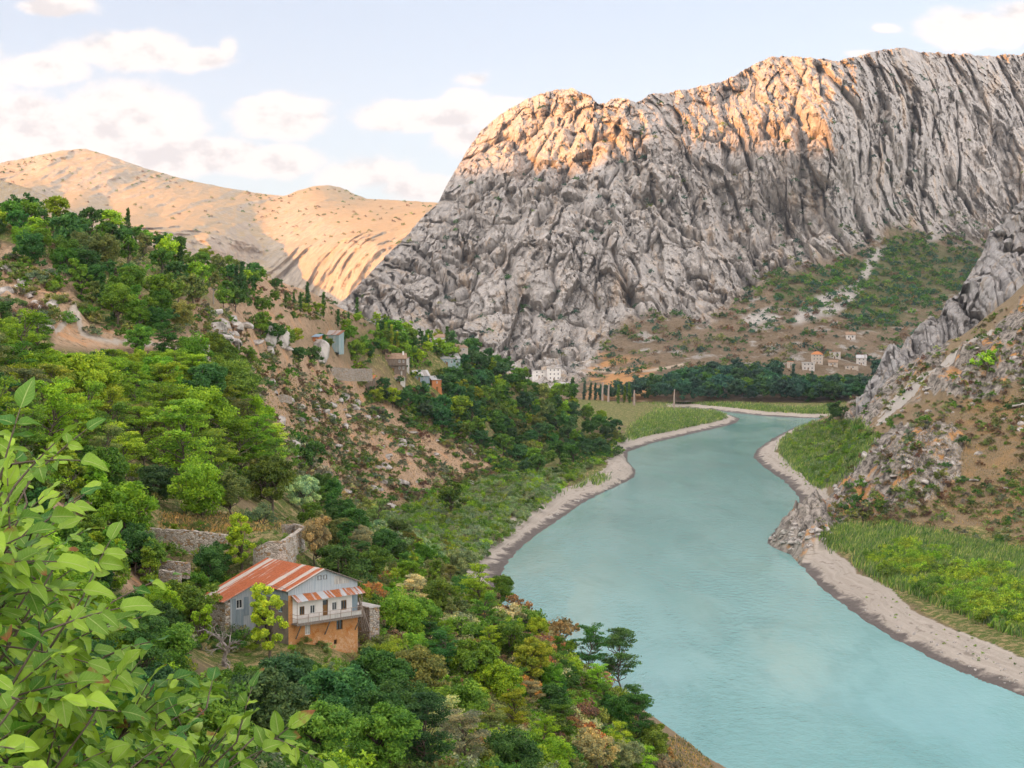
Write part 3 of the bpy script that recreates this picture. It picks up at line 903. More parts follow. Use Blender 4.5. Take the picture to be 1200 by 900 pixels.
def proto_round(seed, h=8.0, w=3.3, lobes=52, leaf=.42, per=105, low=.18, squash=1.0):
    rng = np.random.RandomState(seed)
    cz, rz = h * (.5 + low * .5), h * (.5 - low * .5)
    cen = np.array([0, 0, cz])
    sub = [np.array([0, 0, 0.0])] + [np.array([math.cos(a) * w * .42, math.sin(a) * w * .42, rng.uniform(-.35, .35) * rz]) for a in rng.rand(4) * 6.28]
    cl, parts = [], []
    for i in range(lobes):
        s = sub[i % len(sub)]
        g = rng.normal(size=3); g[2] = g[2] * .9 + .25
        g = g / np.linalg.norm(g) * (rng.uniform(.5, 1.0) ** .6)
        p = cen + s * .8 + g * np.array([w * .62, w * .62, rz * .72])
        p[2] = np.clip(p[2], h * low, h)
        r = w * rng.uniform(.17, .34)
        cl.append((p, (r, r, r * .72 * squash), int(per * rng.uniform(.6, 1.3)), cen * np.array([1, 1, .75])))
        if i % 3 == 0:
            parts.append(limb(rng, (0, 0, h * rng.uniform(.15, .4)), p, h * .014, h * .003))
    parts.insert(0, limb(rng, (0, 0, -.6), (rng.normal() * .2, rng.normal() * .2, h * .72), h * .024, h * .006, 7, .02))
    return leaf_cloud(rng, cl, leaf), join(parts)


def proto_layered(seed, h=11.0, leaf=.40, tiers=30, per=135):
    rng = np.random.RandomState(seed)
    cl, parts = [], []
    top = np.array([rng.normal() * .5, rng.normal() * .5, h * .93])
    parts.append(limb(rng, (0, 0, -.6), top, h * .018, h * .004, 8, .02))
    for i in range(tiers):
        f = rng.uniform(.30, 1.0) if i else 1.0
        reach = h * .36 * (1 - abs(f - .62) * 1.25) * rng.uniform(.55, 1.0)
        a = i * 2.4 + rng.rand() * .6
        p = np.array([math.cos(a) * reach, math.sin(a) * reach, h * f])
        r = h * rng.uniform(.075, .125)
        cl.append((p, (r * 1.25, r * 1.25, r * .34), int(per * rng.uniform(.6, 1.25)), p - np.array([0, 0, 2.0])))
        q = p * .5; q[2] = h * (f - .05)
        cl.append((q, (r, r, r * .35), int(per * .45), q - np.array([0, 0, 2.0])))
        parts.append(limb(rng, top * max(.2, f - .2), p, h * .008, h * .002))
    return leaf_cloud(rng, cl, leaf, aspect=.5, up=.8, out=.15, rand=.55), join(parts)


def proto_poplar(seed, h=13.0, w=1.0, leaf=.45, n=30, per=55):
    rng = np.random.RandomState(seed)
    cl = []
    for i in range(n):
        f = .1 + .9 * (i + .5) / n
        r = w * (math.sin(min(f * 1.15, 1) * math.pi * .86) ** .6) * rng.uniform(.7, 1.15) + .12
        a = rng.rand() * 6.28
        cl.append((np.array([math.cos(a) * r * .35, math.sin(a) * r * .35, h * f * .96]), (r * .75, r * .75, h * .05), int(per * rng.uniform(.7, 1.2)), np.array([0, 0, h * f - 1.2])))
    return leaf_cloud(rng, cl, leaf, up=.5, out=.7), limb(rng, (0, 0, -.5), (0, 0, h * .95), h * .016, .03, 6, .004)


def proto_shrub(seed, h=2.4, w=1.5, leaf=.24, lobes=16, per=75):
    rng = np.random.RandomState(seed)
    cl, parts = [], []
    for i in range(lobes):
        a, rr = rng.rand() * 6.28, w * rng.rand() ** .6
        z = h * (.82 - .42 * (rr / w) ** 2) * rng.uniform(.4, 1.05)
        p = np.array([math.cos(a) * rr, math.sin(a) * rr, max(z, .15)])
        r = w * rng.uniform(.22, .4)
        cl.append((p, (r, r, r * .75), int(per * rng.uniform(.6, 1.3)), np.array([0, 0, h * .2])))
        if i % 2 == 0:
            parts.append(limb(rng, (0, 0, -.3), p, .05, .015, 4))
    return leaf_cloud(rng, cl, leaf), join(parts)


def make_protos(fn, seeds, **k):
    out = []
    for s in seeds:
        (v, f, tn), (tv, tf) = fn(s, **k)
        zmax = float(np.percentile(v[:, 2], 99.7))
        out.append((fast_mesh('crown', v, f, leafm, dict(tint=tn), smooth=False), fast_mesh('trunk', tv, tf, barkm), zmax, (v, f, tn)))
    return out


NEARP = dict(round=make_protos(proto_round, (1, 2, 3, 4), leaf=.34, per=170, lobes=60), wide=make_protos(proto_round, (11, 12), h=7, w=3.9, lobes=64, leaf=.34, per=160, low=.1),
             layered=make_protos(proto_layered, (21, 22, 23)), cone=make_protos(proto_round, (31, 32), h=8, w=2.0, lobes=40, leaf=.34, per=130, low=.06),
             poplar=make_protos(proto_poplar, (41, 42)), shrub=make_protos(proto_shrub, (51, 52, 53)))
FARP = dict(round=make_protos(proto_round, (101, 102, 103, 104), leaf=.72, per=42, lobes=34), wide=make_protos(proto_round, (111, 112), h=7, w=3.9, lobes=38, leaf=.72, per=40, low=.1),
            layered=make_protos(proto_layered, (121, 122), leaf=.75, per=45), cone=make_protos(proto_round, (131, 132), h=8, w=2.0, lobes=26, leaf=.7, per=32, low=.06),
            poplar=make_protos(proto_poplar, (141, 142, 143), leaf=.7, per=26), shrub=make_protos(proto_shrub, (151, 152, 153), leaf=.42, per=22, lobes=12))
MIDP = dict(shrub=make_protos(proto_shrub, (251, 252, 253), leaf=.25, per=44, lobes=15))
rng = np.random.RandomState(2024)
PAL = dict(bright=(.255, .40, .028), lime=(.33, .46, .04), mid=(.135, .26, .03), dark=(.070, .175, .036), blue=(.062, .155, .048), olive=(.20, .24, .065), dry=(.41, .42, .19),
           rust=(.43, .245, .085), grey=(.21, .245, .135), silver=(.25, .33, .155), brown=(.22, .15, .085), teal=(.060, .145, .088))
COLWORD = dict(bright='bright green', lime='yellowish green', mid='green', dark='dark green', blue='deep green', olive='olive green', dry='straw coloured', rust='rust brown', grey='grey green',
               silver='silvery green', brown='brown withered', teal='dark bluish green')
NAMES = dict(round='broadleaf_tree', wide='broadleaf_tree', cone='broadleaf_tree', layered='locust_tree', poplar='poplar_tree', shrub='shrub')
# what must stay in sight: (x0, y0, x1, y1, distance of the thing)
PROTECT = [(258, 662, 424, 772, 178), (196, 620, 262, 650, 203), (302, 616, 358, 664, 190), (192, 600, 318, 622, 214), (66, 378, 245, 410, 300), (424, 700, 440, 722, 190), (150, 652, 222, 682, 186),
           (378, 384, 400, 404, 560), (363, 392, 378, 405, 555), (444, 416, 482, 440, 585), (478, 436, 506, 447, 580), (505, 440, 530, 458, 575), (508, 412, 542, 428, 690), (412, 440, 440, 458, 575),
           (626, 428, 662, 448, 1150), (390, 428, 440, 440, 585), (318, 462, 344, 474, 440), (460, 436, 478, 452, 575),
           (918, 408, 1018, 438, 1480), (985, 388, 1008, 402, 1600), (66, 555, 108, 597, 190)]
N_IND = dict()
_pd = {}


def vary(c, amt=.16):
    return tuple(np.clip(np.array(c) * (1 + amt * rng.normal(size=3) * .5 + amt * rng.normal()), .008, .6))


def plant(kind, x, y, z, h, pal, label, group=None, cat=None, sq=1.0, name=None):
    lib = (NEARP if y < 380 else FARP)[kind]
    crown, trunk, zmax, _ = lib[rng.randint(len(lib))]
    s = h / zmax
    o = bpy.data.objects.new(name or NAMES[kind], None)
    C.objects.link(o)
    o.empty_display_size = .3
    o.location = (x, y, z - .1)
    o.rotation_euler = (rng.normal() * .04, rng.normal() * .04, rng.rand() * 6.28)
    o.scale = (s * sq, s * sq, s)
    c = link('crown', crown, o)
    c.color = vary(PAL[pal]) + (1,)
    if y < 900:
        link('trunk', trunk, o)
    tag(o, label, cat or ('shrub' if kind == 'shrub' else 'tree'), group)
    N_IND[o.name.split('.')[0]] = N_IND.get(o.name.split('.')[0], 0) + 1
    return o


def width_of(kind, h):
    return dict(round=.82, wide=1.1, layered=.72, cone=.52, poplar=.17, shrub=1.3)[kind] * h


def hides(px, py, d, wpx, hpx):
    for i, (x0, y0, x1, y1, dd) in enumerate(PROTECT):
        if i not in _pd:
            g_ = float(cast((x0 + x1) / 2, y1)[1][0])
            _pd[i] = dd if dd < 260 or dd > 1000 or not np.isfinite(g_) else g_ - 2
        dd = _pd[i]
        if d < dd and px + wpx / 2 > x0 and px - wpx / 2 < x1 and py > y0 and py - hpx < y1:
            return True
    return False


def pick(ws):
    k = list(ws)
    p = np.array([ws[i] for i in k], float)
    return k[rng.choice(len(k), p=p / p.sum())]


PENDING = []
placed = []          # px, py, radius px


def zone(poly, count, kinds, pals, hr, label, group, spacing=.45, caster=None, stuff=None, tries=30):
    poly = [tuple(p) for p in poly]
    xs, ys = zip(*poly)
    n = 0
    for _ in range(int(count * tries)):
        if n >= count:
            break
        a, b = rng.uniform(min(xs), max(xs)), rng.uniform(min(ys), max(ys))
        if not inpoly(a, b, poly):
            continue
        if caster:
            x, y, z = caster(a, b)
        else:
            x, y, z = (float(v[0]) for v in cast(a, b))
        if not np.isfinite(y) or z < 1.2:
            continue
        k = pick(kinds)
        h = rng.uniform(*hr) * (1 if k != 'poplar' else 1.5)
        hp, wp = h / y * F_PX, width_of(k, h) / y * F_PX
        if hides(a, b, y, wp * .9, hp * .95):
            continue
        r = wp * spacing
        if any((a - q[0]) ** 2 + ((b - q[1]) * 1.6) ** 2 < (r + q[2]) ** 2 * .5 for q in placed):
            continue
        placed.append((a, b, r))
        pal = pick(pals)
        if stuff is not None:
            stuff.append((k, x, y, z, h, pal))
        else:
            PENDING.append((hp * wp, k, x, y, z, h, pal, label.replace('*', COLWORD[pal]), group))
        n += 1
    return n


def merge_stuff(name, items, label, lodlib, mat=stuffm, cat=None, light=False):
    V, Fc, T, K, n0 = [], [], [], [], 0
    for k, x, y, z, h, pal in items:
        lib = MIDP[k] if y < 260 and k in MIDP else lodlib[k]
        _, _, zmax, (v, f, tn) = lib[rng.randint(len(lib))]
        m = len(f)
        if light:
            keep = rng.rand(m) < light
            f = f[keep]
            idx = f.ravel()
            v, tn = v[idx], tn[idx]
            f = np.arange(len(idx)).reshape(-1, 4)
        a = rng.rand() * 6.28
        s = h / zmax
        ca, sa = math.cos(a) * s, math.sin(a) * s
        V.append(np.stack([v[:, 0] * ca - v[:, 1] * sa + x, v[:, 0] * sa + v[:, 1] * ca + y, v[:, 2] * s + z - .1], 1))
        Fc.append(f + n0); n0 += len(v)
        T.append(tn)
        K.append(np.repeat(np.array(vary(PAL[pal]) + (1,))[None], len(v), 0))
    o = link(name, fast_mesh(name, np.concatenate(V), np.concatenate(Fc), mat, dict(tint=np.concatenate(T)), smooth=False, cols=dict(col=np.concatenate(K))))
    tag(o, label, cat, kind='stuff')
    return o

# ------------------------------------------------------------------ buildings
class MB:
    def __init__(s):
        s.v, s.f = [], []

    def quad(s, a, b, c, d):
        n = len(s.v)
        s.v += [a, b, c, d]
        s.f.append((n, n + 1, n + 2, n + 3))
        return s

    def poly(s, pts):
        n = len(s.v)
        s.v += list(pts)
        s.f.append(tuple(range(n, n + len(pts))))
        return s

    def prism(s, pts, off):
        """closed solid: polygon pts swept by the vector off"""
        n, k = len(s.v), len(pts)
        s.v += [tuple(p) for p in pts] + [tuple(np.add(p, off)) for p in pts]
        s.f.append(tuple(range(n, n + k)))
        s.f.append(tuple(range(n + 2 * k - 1, n + k - 1, -1)))
        for i in range(k):
            j = (i + 1) % k
            s.f.append((n + i, n + k + i, n + k + j, n + j))
        return s

    def box(s, x0, x1, y0, y1, z0, z1):
        return s.prism([(x0, y0, z0), (x1, y0, z0), (x1, y1, z0), (x0, y1, z0)], (0, 0, z1 - z0))

    def bar(s, a, b, r):
        v, f = tube([a, b], [r, r], 5)
        n = len(s.v)
        s.v += [tuple(x) for x in v]
        s.f += [tuple(int(i) + n for i in q) for q in f]
        return s

    def holed(s, O, ux, uz, nrm, x0, x1, z0, z1, holes, depth=.18):
        """a wall face with openings and their reveals; O origin, ux along, uz up, nrm outwards"""
        O, ux, uz, nrm = map(np.array, (O, ux, uz, nrm))
        pt = lambda x, z, d=0.0: tuple(O + ux * x + uz * z - nrm * d)
        xs = sorted({x0, x1} | {h[0] for h in holes} | {h[1] for h in holes})
        zs = sorted({z0, z1} | {h[2] for h in holes} | {h[3] for h in holes})
        for i in range(len(xs) - 1):
            for j in range(len(zs) - 1):
                cx, cz = (xs[i] + xs[i + 1]) / 2, (zs[j] + zs[j + 1]) / 2
                if any(h[0] < cx < h[1] and h[2] < cz < h[3] for h in holes):
                    continue
                s.quad(pt(xs[i], zs[j]), pt(xs[i + 1], zs[j]), pt(xs[i + 1], zs[j + 1]), pt(xs[i], zs[j + 1]))
        for a, b, c, d in holes:
            for p, q in (((a, c), (b, c)), ((b, c), (b, d)), ((b, d), (a, d)), ((a, d), (a, c))):
                s.quad(pt(*p), pt(*q), pt(*q, depth), pt(*p, depth))
        return s

    def build(s, name, mat, parent=None, label=None):
        me = bpy.data.meshes.new(name)
        me.from_pydata(s.v, [], s.f)
        me.validate()
        me.update()
        me.materials.append(mat)
        o = link(name, me, parent)
        if label:
            o['label'] = label
        return o


def empty(name, loc, rz=0.0):
    o = bpy.data.objects.new(name, None)
    C.objects.link(o)
    o.location = loc
    o.rotation_euler = (0, 0, rz)
    o.empty_display_size = .5
    return o


def plain(name, c, c2=None, scale=1.5, rough=.85, spec=.2, stretch=(1, 1, 1), lo=.35, hi=.7, bump=0.0):
    m, t = material(name)
    pos = t.v('MULTIPLY', t.n('ShaderNodeTexCoord').outputs['Object'], stretch)
    n_ = t.noise(pos, scale, 6, .65)
    col = t.mix(t.sstep(n_, lo, hi), c, c2 or tuple(x * .7 for x in c))
    nor = t.n('ShaderNodeBump', ins={'Strength': .6, 'Distance': bump, 'Height': n_}).outputs[0] if bump else None
    finish(t, col, rough, spec, nor)
    return m


def brick_material(name, a, b, mortar, scale=1.0, plaster=None):
    m, t = material(name)
    oc = t.n('ShaderNodeTexCoord').outputs['Object']
    s = t.n('ShaderNodeSeparateXYZ', ins={0: oc})
    uv = t.n('ShaderNodeCombineXYZ', ins={0: t.m('ADD', s.outputs[0], s.outputs[1]), 1: s.outputs[2], 2: 0.0}).outputs[0]
    br = t.n('ShaderNodeTexBrick', ins={'Vector': uv, 'Color1': a + (1,), 'Color2': b + (1,), 'Mortar': mortar + (1,), 'Scale': scale, 'Mortar Size': .022, 'Mortar Smooth': .3,
                                        'Bias': 0.0, 'Brick Width': .26, 'Row Height': .09})
    col = br.outputs[0]
    n_ = t.noise(oc, 1.1, 6, .7)
    col = t.mix(t.sstep(n_, .50, .62), col, tuple(x * .72 for x in a))
    if plaster:
        zf = t.sstep(s.outputs[2], -1.2, -3.2)
        col = t.mix(t.m('MULTIPLY', t.sstep(t.m('ADD', t.noise(oc, 2.2, 6, .75), t.m('MULTIPLY', zf, .10)), .56, .64), .65), col, plaster)
    bp = t.n('ShaderNodeBump', ins={'Strength': .5, 'Distance': .03, 'Height': t.m('ADD', br.outputs[1], n_)})
    finish(t, col, .9, .1, bp.outputs[0])
    return m


def stone_material(name, a, b, scale=2.6):
    m, t = material(name)
    oc = t.n('ShaderNodeTexCoord').outputs['Object']
    vv = t.v('MULTIPLY', oc, (1, 1, 1.9))
    vo = t.n('ShaderNodeTexVoronoi', feature='F1', ins={'Vector': vv, 'Scale': scale, 'Randomness': .9})
    ed = t.n('ShaderNodeTexVoronoi', feature='DISTANCE_TO_EDGE', ins={'Vector': vv, 'Scale': scale, 'Randomness': .9})
    r = t.n('ShaderNodeSeparateColor', ins={0: vo.outputs['Color']})
    col = t.mix(r.outputs[0], a, b)
    col = t.mix(t.sstep(r.outputs[1], .7, .9), col, (.36, .23, .12))
    col = t.mix(t.sstep(ed.outputs[0], .0, .09), tuple(x * .35 for x in a), col)
    col = t.mix(t.m('MULTIPLY', t.sstep(t.noise(oc, .6, 5, .7), .5, .65), .5), col, (.20, .17, .12))
    bp = t.n('ShaderNodeBump', ins={'Strength': .9, 'Distance': .08, 'Height': t.sstep(ed.outputs[0], 0, .18)})
    finish(t, col, .92, .1, bp.outputs[0])
    return m


def sheet_metal(name, pale, rust, axis, share=.5, width=.8):
    """corrugated sheets lying side by side along axis, each rusted in its own way"""
    m, t = material(name)
    oc = t.n('ShaderNodeTexCoord').outputs['Object']
    s = t.n('ShaderNodeSeparateXYZ', ins={0: oc})
    along = s.outputs[axis]
    cell = t.m('FLOOR', t.m('DIVIDE', along, width))
    wn = t.n('ShaderNodeTexWhiteNoise', noise_dimensions='1D', ins={'W': cell}).outputs[0]
    sc = [2.6, 2.6, 2.6]
    for i in range(3):
        if i != axis:
            sc[i] = .28
    streak_ = t.noise(t.v('MULTIPLY', oc, tuple(sc)), 1.0, 5, .65)
    f = t.sstep(t.m('ADD', streak_, t.m('MULTIPLY', t.m('SUBTRACT', wn, 1 - share), .42)), .42, .53)
    fine = t.noise(oc, 5.0, 5, .7)
    pal = t.mix(fine, pale, tuple(x * .72 for x in pale))
    rs = t.mix(t.sstep(fine, .35, .65), rust, tuple(x * .62 for x in rust))
    col = t.mix(f, pal, rs)
    wave = t.m('SINE', t.m('MULTIPLY', along, 42.0))
    bp = t.n('ShaderNodeBump', ins={'Strength': .5, 'Distance': .03, 'Height': wave})
    finish(t, col, .7, .3, bp.outputs[0])
    return m


brickM = brick_material('orange_brick', (.56, .20, .042), (.42, .145, .032), (.46, .29, .15), 1.0, (.58, .40, .25))
renderM = plain('grey_render', (.16, .135, .11), (.25, .20, .155), 1.6, bump=.03)
cladM = plain('grey_metal_cladding', (.30, .34, .37), (.44, .46, .47), 1.4, .6, .3, (5, 5, .25))
clad2M = plain('blue_grey_cladding', (.17, .23, .27), (.30, .33, .34), 1.2, .6, .3, (4, 4, .3))
whiteM = plain('white_plaster', (.72, .68, .63), (.55, .50, .45), 1.3, hi=.9)
woodM = plain('brown_wood', (.16, .085, .03), (.26, .14, .05), 2.0, stretch=(6, 6, .5))
greywoodM = plain('grey_weathered_wood', (.13, .105, .085), (.26, .22, .185), 2.0, stretch=(5, 5, .6))
plankM = plain('pale_planks', (.50, .47, .43), (.30, .28, .26), 2.0, stretch=(6, 6, .3))
frameM = plain('white_frame', (.70, .70, .68), (.60, .60, .58), 2.0)
frame2M = plain('blue_frame', (.42, .55, .62), (.34, .47, .55), 2.0)
railM = plain('rusty_rail', (.28, .20, .155), (.40, .33, .28), 3.0, rough=.6)
roofM = sheet_metal('rusty_roof_sheets', (.58, .50, .43), (.46, .125, .042), 1, .64)
canopyM = sheet_metal('rusty_canopy_sheets', (.50, .51, .52), (.46, .15, .05), 0, .40, .9)
concreteM = plain('concrete', (.46, .43, .39), (.33, .31, .28), 1.1)
stoneM = stone_material('rubble_stone', (.50, .43, .36), (.34, .30, .26), 2.4)
paleStoneM = stone_material('pale_stone', (.60, .53, .45), (.44, .39, .33), 2.2)
gm_, t = material('window_glass')
finish(t, (.030, .034, .038, 1), .08, .5)
glassM = gm_
darkM = plain('dark_inside', (.012, .011, .010), (.02, .018, .016), 2.0)
curtainM = plain('pale_curtain', (.50, .48, .44), (.36, .34, .31), 3.0)


def window(parent, O, ux, nrm, x0, x1, z0, z1, frame=frameM, pane=glassM, bars=1, fw=.07, depth=.12, label=None):
    """window with its pane (a sub-part), set back in its opening"""
    O, ux, nrm = map(np.array, (O, ux, nrm))
    uz = np.array([0, 0, 1.0])
    f = MB()

    def strip(a, b, c, d, dd, th):
        p = [tuple(O + ux * x + uz * z - nrm * dd) for x, z in ((a, c), (b, c), (b, d), (a, d))]
        f.prism(p, tuple(nrm * th))
    strip(x0, x1, z0, z0 + fw, depth, .06); strip(x0, x1, z1 - fw, z1, depth, .06)
    strip(x0, x0 + fw, z0 + fw, z1 - fw, depth, .06); strip(x1 - fw, x1, z0 + fw, z1 - fw, depth, .06)
    for k in range(bars):
        xm = x0 + (x1 - x0) * (k + 1) / (bars + 1)
        strip(xm - fw * .4, xm + fw * .4, z0 + fw, z1 - fw, depth, .05)
    w_ = f.build('window', frame, parent, label)
    p = [tuple(O + ux * x + uz * z - nrm * (depth + .015)) for x, z in ((x0 + .01, z0 + .01), (x1 - .01, z0 + .01), (x1 - .01, z1 - .01), (x0 + .01, z1 - .01))]
    MB().prism(p, tuple(-nrm * .02)).build('pane', pane, w_)
    return w_


# ---- the house with the rusty roof
TH = math.radians(42)
hx, hy, _ = P(338, 731, 181.0)
hz = float(P(338, 731, 181.0)[2])
WF, DR, S1, XL = 9.2, 10.6, 6.3, 3.9
EV, PK = 3.62, 5.42
RX = WF / 2
slope = (PK - EV) / RX
house = empty('hillside_house', (hx, hy, hz), TH)
tag(house, 'brick and tin house with rusty corrugated roof and balcony on its white upper floor', 'house')
X_, Y_, Z_ = (1.0, 0, 0), (0, 1.0, 0), (0, 0, 1.0)
FN, LN = (0, -1.0, 0), (-1.0, 0, 0)
low_w = [(2.15, 2.85, -1.5, -.22), (6.3, 7.15, -1.5, -.12), (3.5, 4.05, -3.1, -2.55), (5.95, 6.4, -3.05, -2.5)]
w_ = MB().holed((0, 0, 0), X_, Z_, FN, 0, WF, -6.0, -.13, low_w)
w_.box(0.0, .55, 0, .02, -.13, 3.02)
w_.quad((WF, 0, -6), (WF, DR, -6), (WF, DR, 2.4), (WF, 0, 2.4))
w_.build('brick_wall', brickM, house)
up_w = [(1.45, 2.1, .72, 1.66), (2.85, 3.5, .72, 1.66), (4.5, 5.2, .03, 2.02), (5.75, 6.4, .72, 1.66), (6.95, 7.7, .62, 1.70)]
MB().holed((0, .003, 0), X_, Z_, FN, .552, 8.45, -.13, 3.0, up_w).build('white_wall', whiteM, house)
MB().holed((0, .006, 0), X_, Z_, FN, 8.45, WF, -.13, 3.0, []).build('end_panel', clad2M, house, 'blue grey sheet at the end of the balcony')
for k, h_ in enumerate(low_w):
    window(house, (0, 0, 0), X_, FN, *h_, frame=frameM if k < 1 else woodM, pane=curtainM if k == 0 else (glassM if k == 1 else darkM), bars=1 if k < 2 else 0)
for k, h_ in enumerate(up_w):
    if k != 2:
        window(house, (0, .003, 0), X_, FN, *h_, frame=frameM if k in (1, 3) else woodM)
d_ = MB()
d_.box(4.5, 5.2, .10, .15, .03, 1.45)
d_.box(4.5, 4.58, .09, .10, 1.45, 2.02); d_.box(5.12, 5.2, .09, .10, 1.45, 2.02)
door = d_.build('door', woodM, house)
MB().box(4.56, 5.14, .13, .15, 1.45, 2.02).build('pane', glassM, door)
MB().box(4.58, 4.63, .05, .10, .95, 1.05).build('handle', railM, door)
# gable of sheet metal
g_ = MB()
g_.poly([(0, .008, 2.98), (WF, .008, 2.98), (WF, .008, EV - .03), (RX, .008, PK - .04), (0, .008, EV - .03)])
g_.build('gable_cladding', cladM, house)
pl = MB()
for i in range(6):
    x = 6.05 + i * .34
    pl.box(x, x + .31, -.02, .004, 3.55, min(4.45, PK - .12 - (x + .31 - RX) * slope))
pl.build('plank_patch', plankM, house)
vents = [(3.85, 4.30, 4.28, 4.76), (4.62, 5.05, 4.28, 4.76)]
for v_ in vents:
    window(house, (0, -.03, 0), X_, FN, *v_, frame=greywoodM, pane=darkM, bars=0, depth=.03, fw=.04)
# left wall: sheet metal above, grey render below
lw = [(1.15, 1.95, 1.05, 2.40)]
L_ = MB()
L_.holed((0, 0, 0), Y_, Z_, LN, 0, S1, -6, 2.45, lw)
L_.build('side_wall', renderM, house, 'grey rendered side wall')
L_ = MB()
L_.holed((.004, 0, 0), Y_, Z_, LN, 0, S1, 2.45, EV + .1, [])
L_.build('side_cladding', clad2M, house)
window(house, (0, 0, 0), Y_, LN, *lw[0], frame=frame2M, pane=glassM, bars=1)
# wing at the back
wing_w = [(-2.45, -1.65, 1.05, 2.05)]
zr = lambda x: PK - abs(x - RX) * slope
G_ = MB().holed((0, S1, 0), X_, Z_, FN, -3.25, 0, -6, 2.3, wing_w)
G_.poly([(-3.25, S1, 2.3), (0, S1, 2.3), (0, S1, zr(0) - .06), (-3.25, S1, zr(-3.25) - .06)])
G_.build('wing_wall', cladM, house)
Wb = MB()
Wb.box(-XL, -3.25, S1 - .02, DR, -6, zr(-XL) - .1)
Wb.build('wing_corner', paleStoneM, house)
window(house, (0, S1, 0), X_, FN, *wing_w[0], frame=frameM, pane=glassM, bars=1)
Wp = MB()
Wp.box(-2.95, -2.55, S1 - .05, S1 - .004, -.6, 2.2); Wp.box(-2.5, -1.55, S1 - .05, S1 - .004, -1.1, .95); Wp.box(-1.5, -.9, S1 - .05, S1 - .004, .2, 2.25)
Wp.build('wing_panel', clad2M, house)
bw = MB()
bw.poly([(-XL, DR, -6), (WF, DR, -6), (WF, DR, EV - .05), (RX, DR, PK - .05), (-XL, DR, zr(-XL) - .1)])
bw.build('back_wall', renderM, house)


def roof_sheet(b, xa, xb, y0, y1, zf, th=.05, amp=.022):
    ys = np.arange(y0, y1 + .05, .10)
    n = len(ys)
    top = [(x, y, zf(x) + amp * math.sin(y * 31.4) + .012 * math.sin(y * 7.7)) for x in (xa, xb) for y in ys]
    bot = [(x, y, z - th) for x, y, z in top]
    o0 = len(b.v)
    b.v += top + bot
    for i in range(n - 1):
        b.f.append((o0 + i, o0 + i + 1, o0 + n + i + 1, o0 + n + i))
        b.f.append((o0 + 2 * n + i, o0 + 3 * n + i, o0 + 3 * n + i + 1, o0 + 2 * n + i + 1))
        b.f.append((o0 + i, o0 + 2 * n + i, o0 + 2 * n + i + 1, o0 + i + 1))
        b.f.append((o0 + n + i, o0 + n + i + 1, o0 + 3 * n + i + 1, o0 + 3 * n + i))
    for i in (0, n - 1):
        b.f.append((o0 + i, o0 + n + i, o0 + 3 * n + i, o0 + 2 * n + i))


R_ = MB()
zt = lambda x: zr(x) + .05
roof_sheet(R_, RX, -.32, -.38, S1 - .3, zt)
roof_sheet(R_, RX, -XL - .35, S1 - .3, DR + .3, zt)
roof_sheet(R_, WF + .35, RX, -.38, DR + .3, zt)
rf = R_.build('roof', roofM, house)
fa = MB()
fa.bar((RX, -.40, PK + .02), (-.34, -.40, zr(-.34) + .02), .06); fa.bar((RX, -.40, PK + .02), (WF + .36, -.40, zr(-.36) + .02), .06)
fa.build('bargeboard', greywoodM, rf)
fa = MB()
fa.bar((-.34, S1 - .32, zr(-.34) + .02), (-XL - .36, S1 - .32, zr(-XL - .36) + .02), .06)
fa.build('bargeboard', greywoodM, rf)
# canopy and balcony
cn = MB()
n_ = 40
for i in range(n_):
    x0, x1 = .35 + (WF - .1) * i / n_, .35 + (WF - .1) * (i + 1) / n_
    w0, w1 = .02 * math.sin(x0 * 30), .02 * math.sin(x1 * 30)
    cn.prism([(x0, -.01, 3.02 + w0), (x1, -.01, 3.02 + w1), (x1, -1.18, 2.42 + w1), (x0, -1.18, 2.42 + w0)], (0, 0, -.03))
cn.build('canopy', canopyM, house)
bf = MB()
bf.box(.38, WF - .05, -1.05, -.002, -.13, 0)
bf.box(.38, WF - .05, -1.09, -1.052, -.2, .02)
bf.build('balcony_floor', greywoodM, house)
rl = MB()
for x in np.linspace(.45, WF - .15, 7):
    rl.bar((x, -1.0, 0), (x, -1.0, .95 if x > .5 else 2.44), .035)
for z in (.95, .55):
    rl.bar((.45, -1.0, z), (WF - .15, -1.0, z), .028)
    rl.bar((.45, -1.0, z), (.45, 0, z), .028); rl.bar((WF - .15, -1.0, z), (WF - .15, 0, z), .028)
rl.bar((WF - .15, -1.0, .9), (WF - .15, -1.0, 2.44), .035)
rl.build('railing', railM, house)
MB().box(.6, WF - .2, -.985, -.965, .06, .50).build('railing_panel', plankM, house)
for x in (.95, 4.75, WF - .35):
    MB().bar((x, -.02, -1.75), (x, -.98, -.2), .075).build('bracket', greywoodM, house)

# concrete terrace beside it
def at_ground(px, py):
    x, y, z = cast(px, py)
    return float(x[0]), float(y[0]), float(z[0])


tx, ty, tz_ = (float(v) for v in P(431, 712, 190.0))
tr = empty('terrace_block', (tx + .1, ty + 1.5, tz_ - .2), TH)
tag(tr, 'pale concrete terrace on a stone base beside the brick house', 'terrace')
MB().box(-.5, .9, -.6, 2.6, -4.0, 0).build('stone_base', stoneM, tr)
MB().box(-.6, 1.0, -.7, 2.7, .003, .14).build('slab', concreteM, tr)
bd = empty('leaning_boards', (tx - .55, ty - .4, tz_ - 1.4), TH)
tag(bd, 'dark boards leaning against the end of the balcony house', 'boards')
b_ = MB()
for k in range(4):
    b_.bar((k * .12, -.3 * k, -1.2), (k * .12 - .3, .25, 2.6 - .3 * k), .09)
b_.build('board', greywoodM, bd)


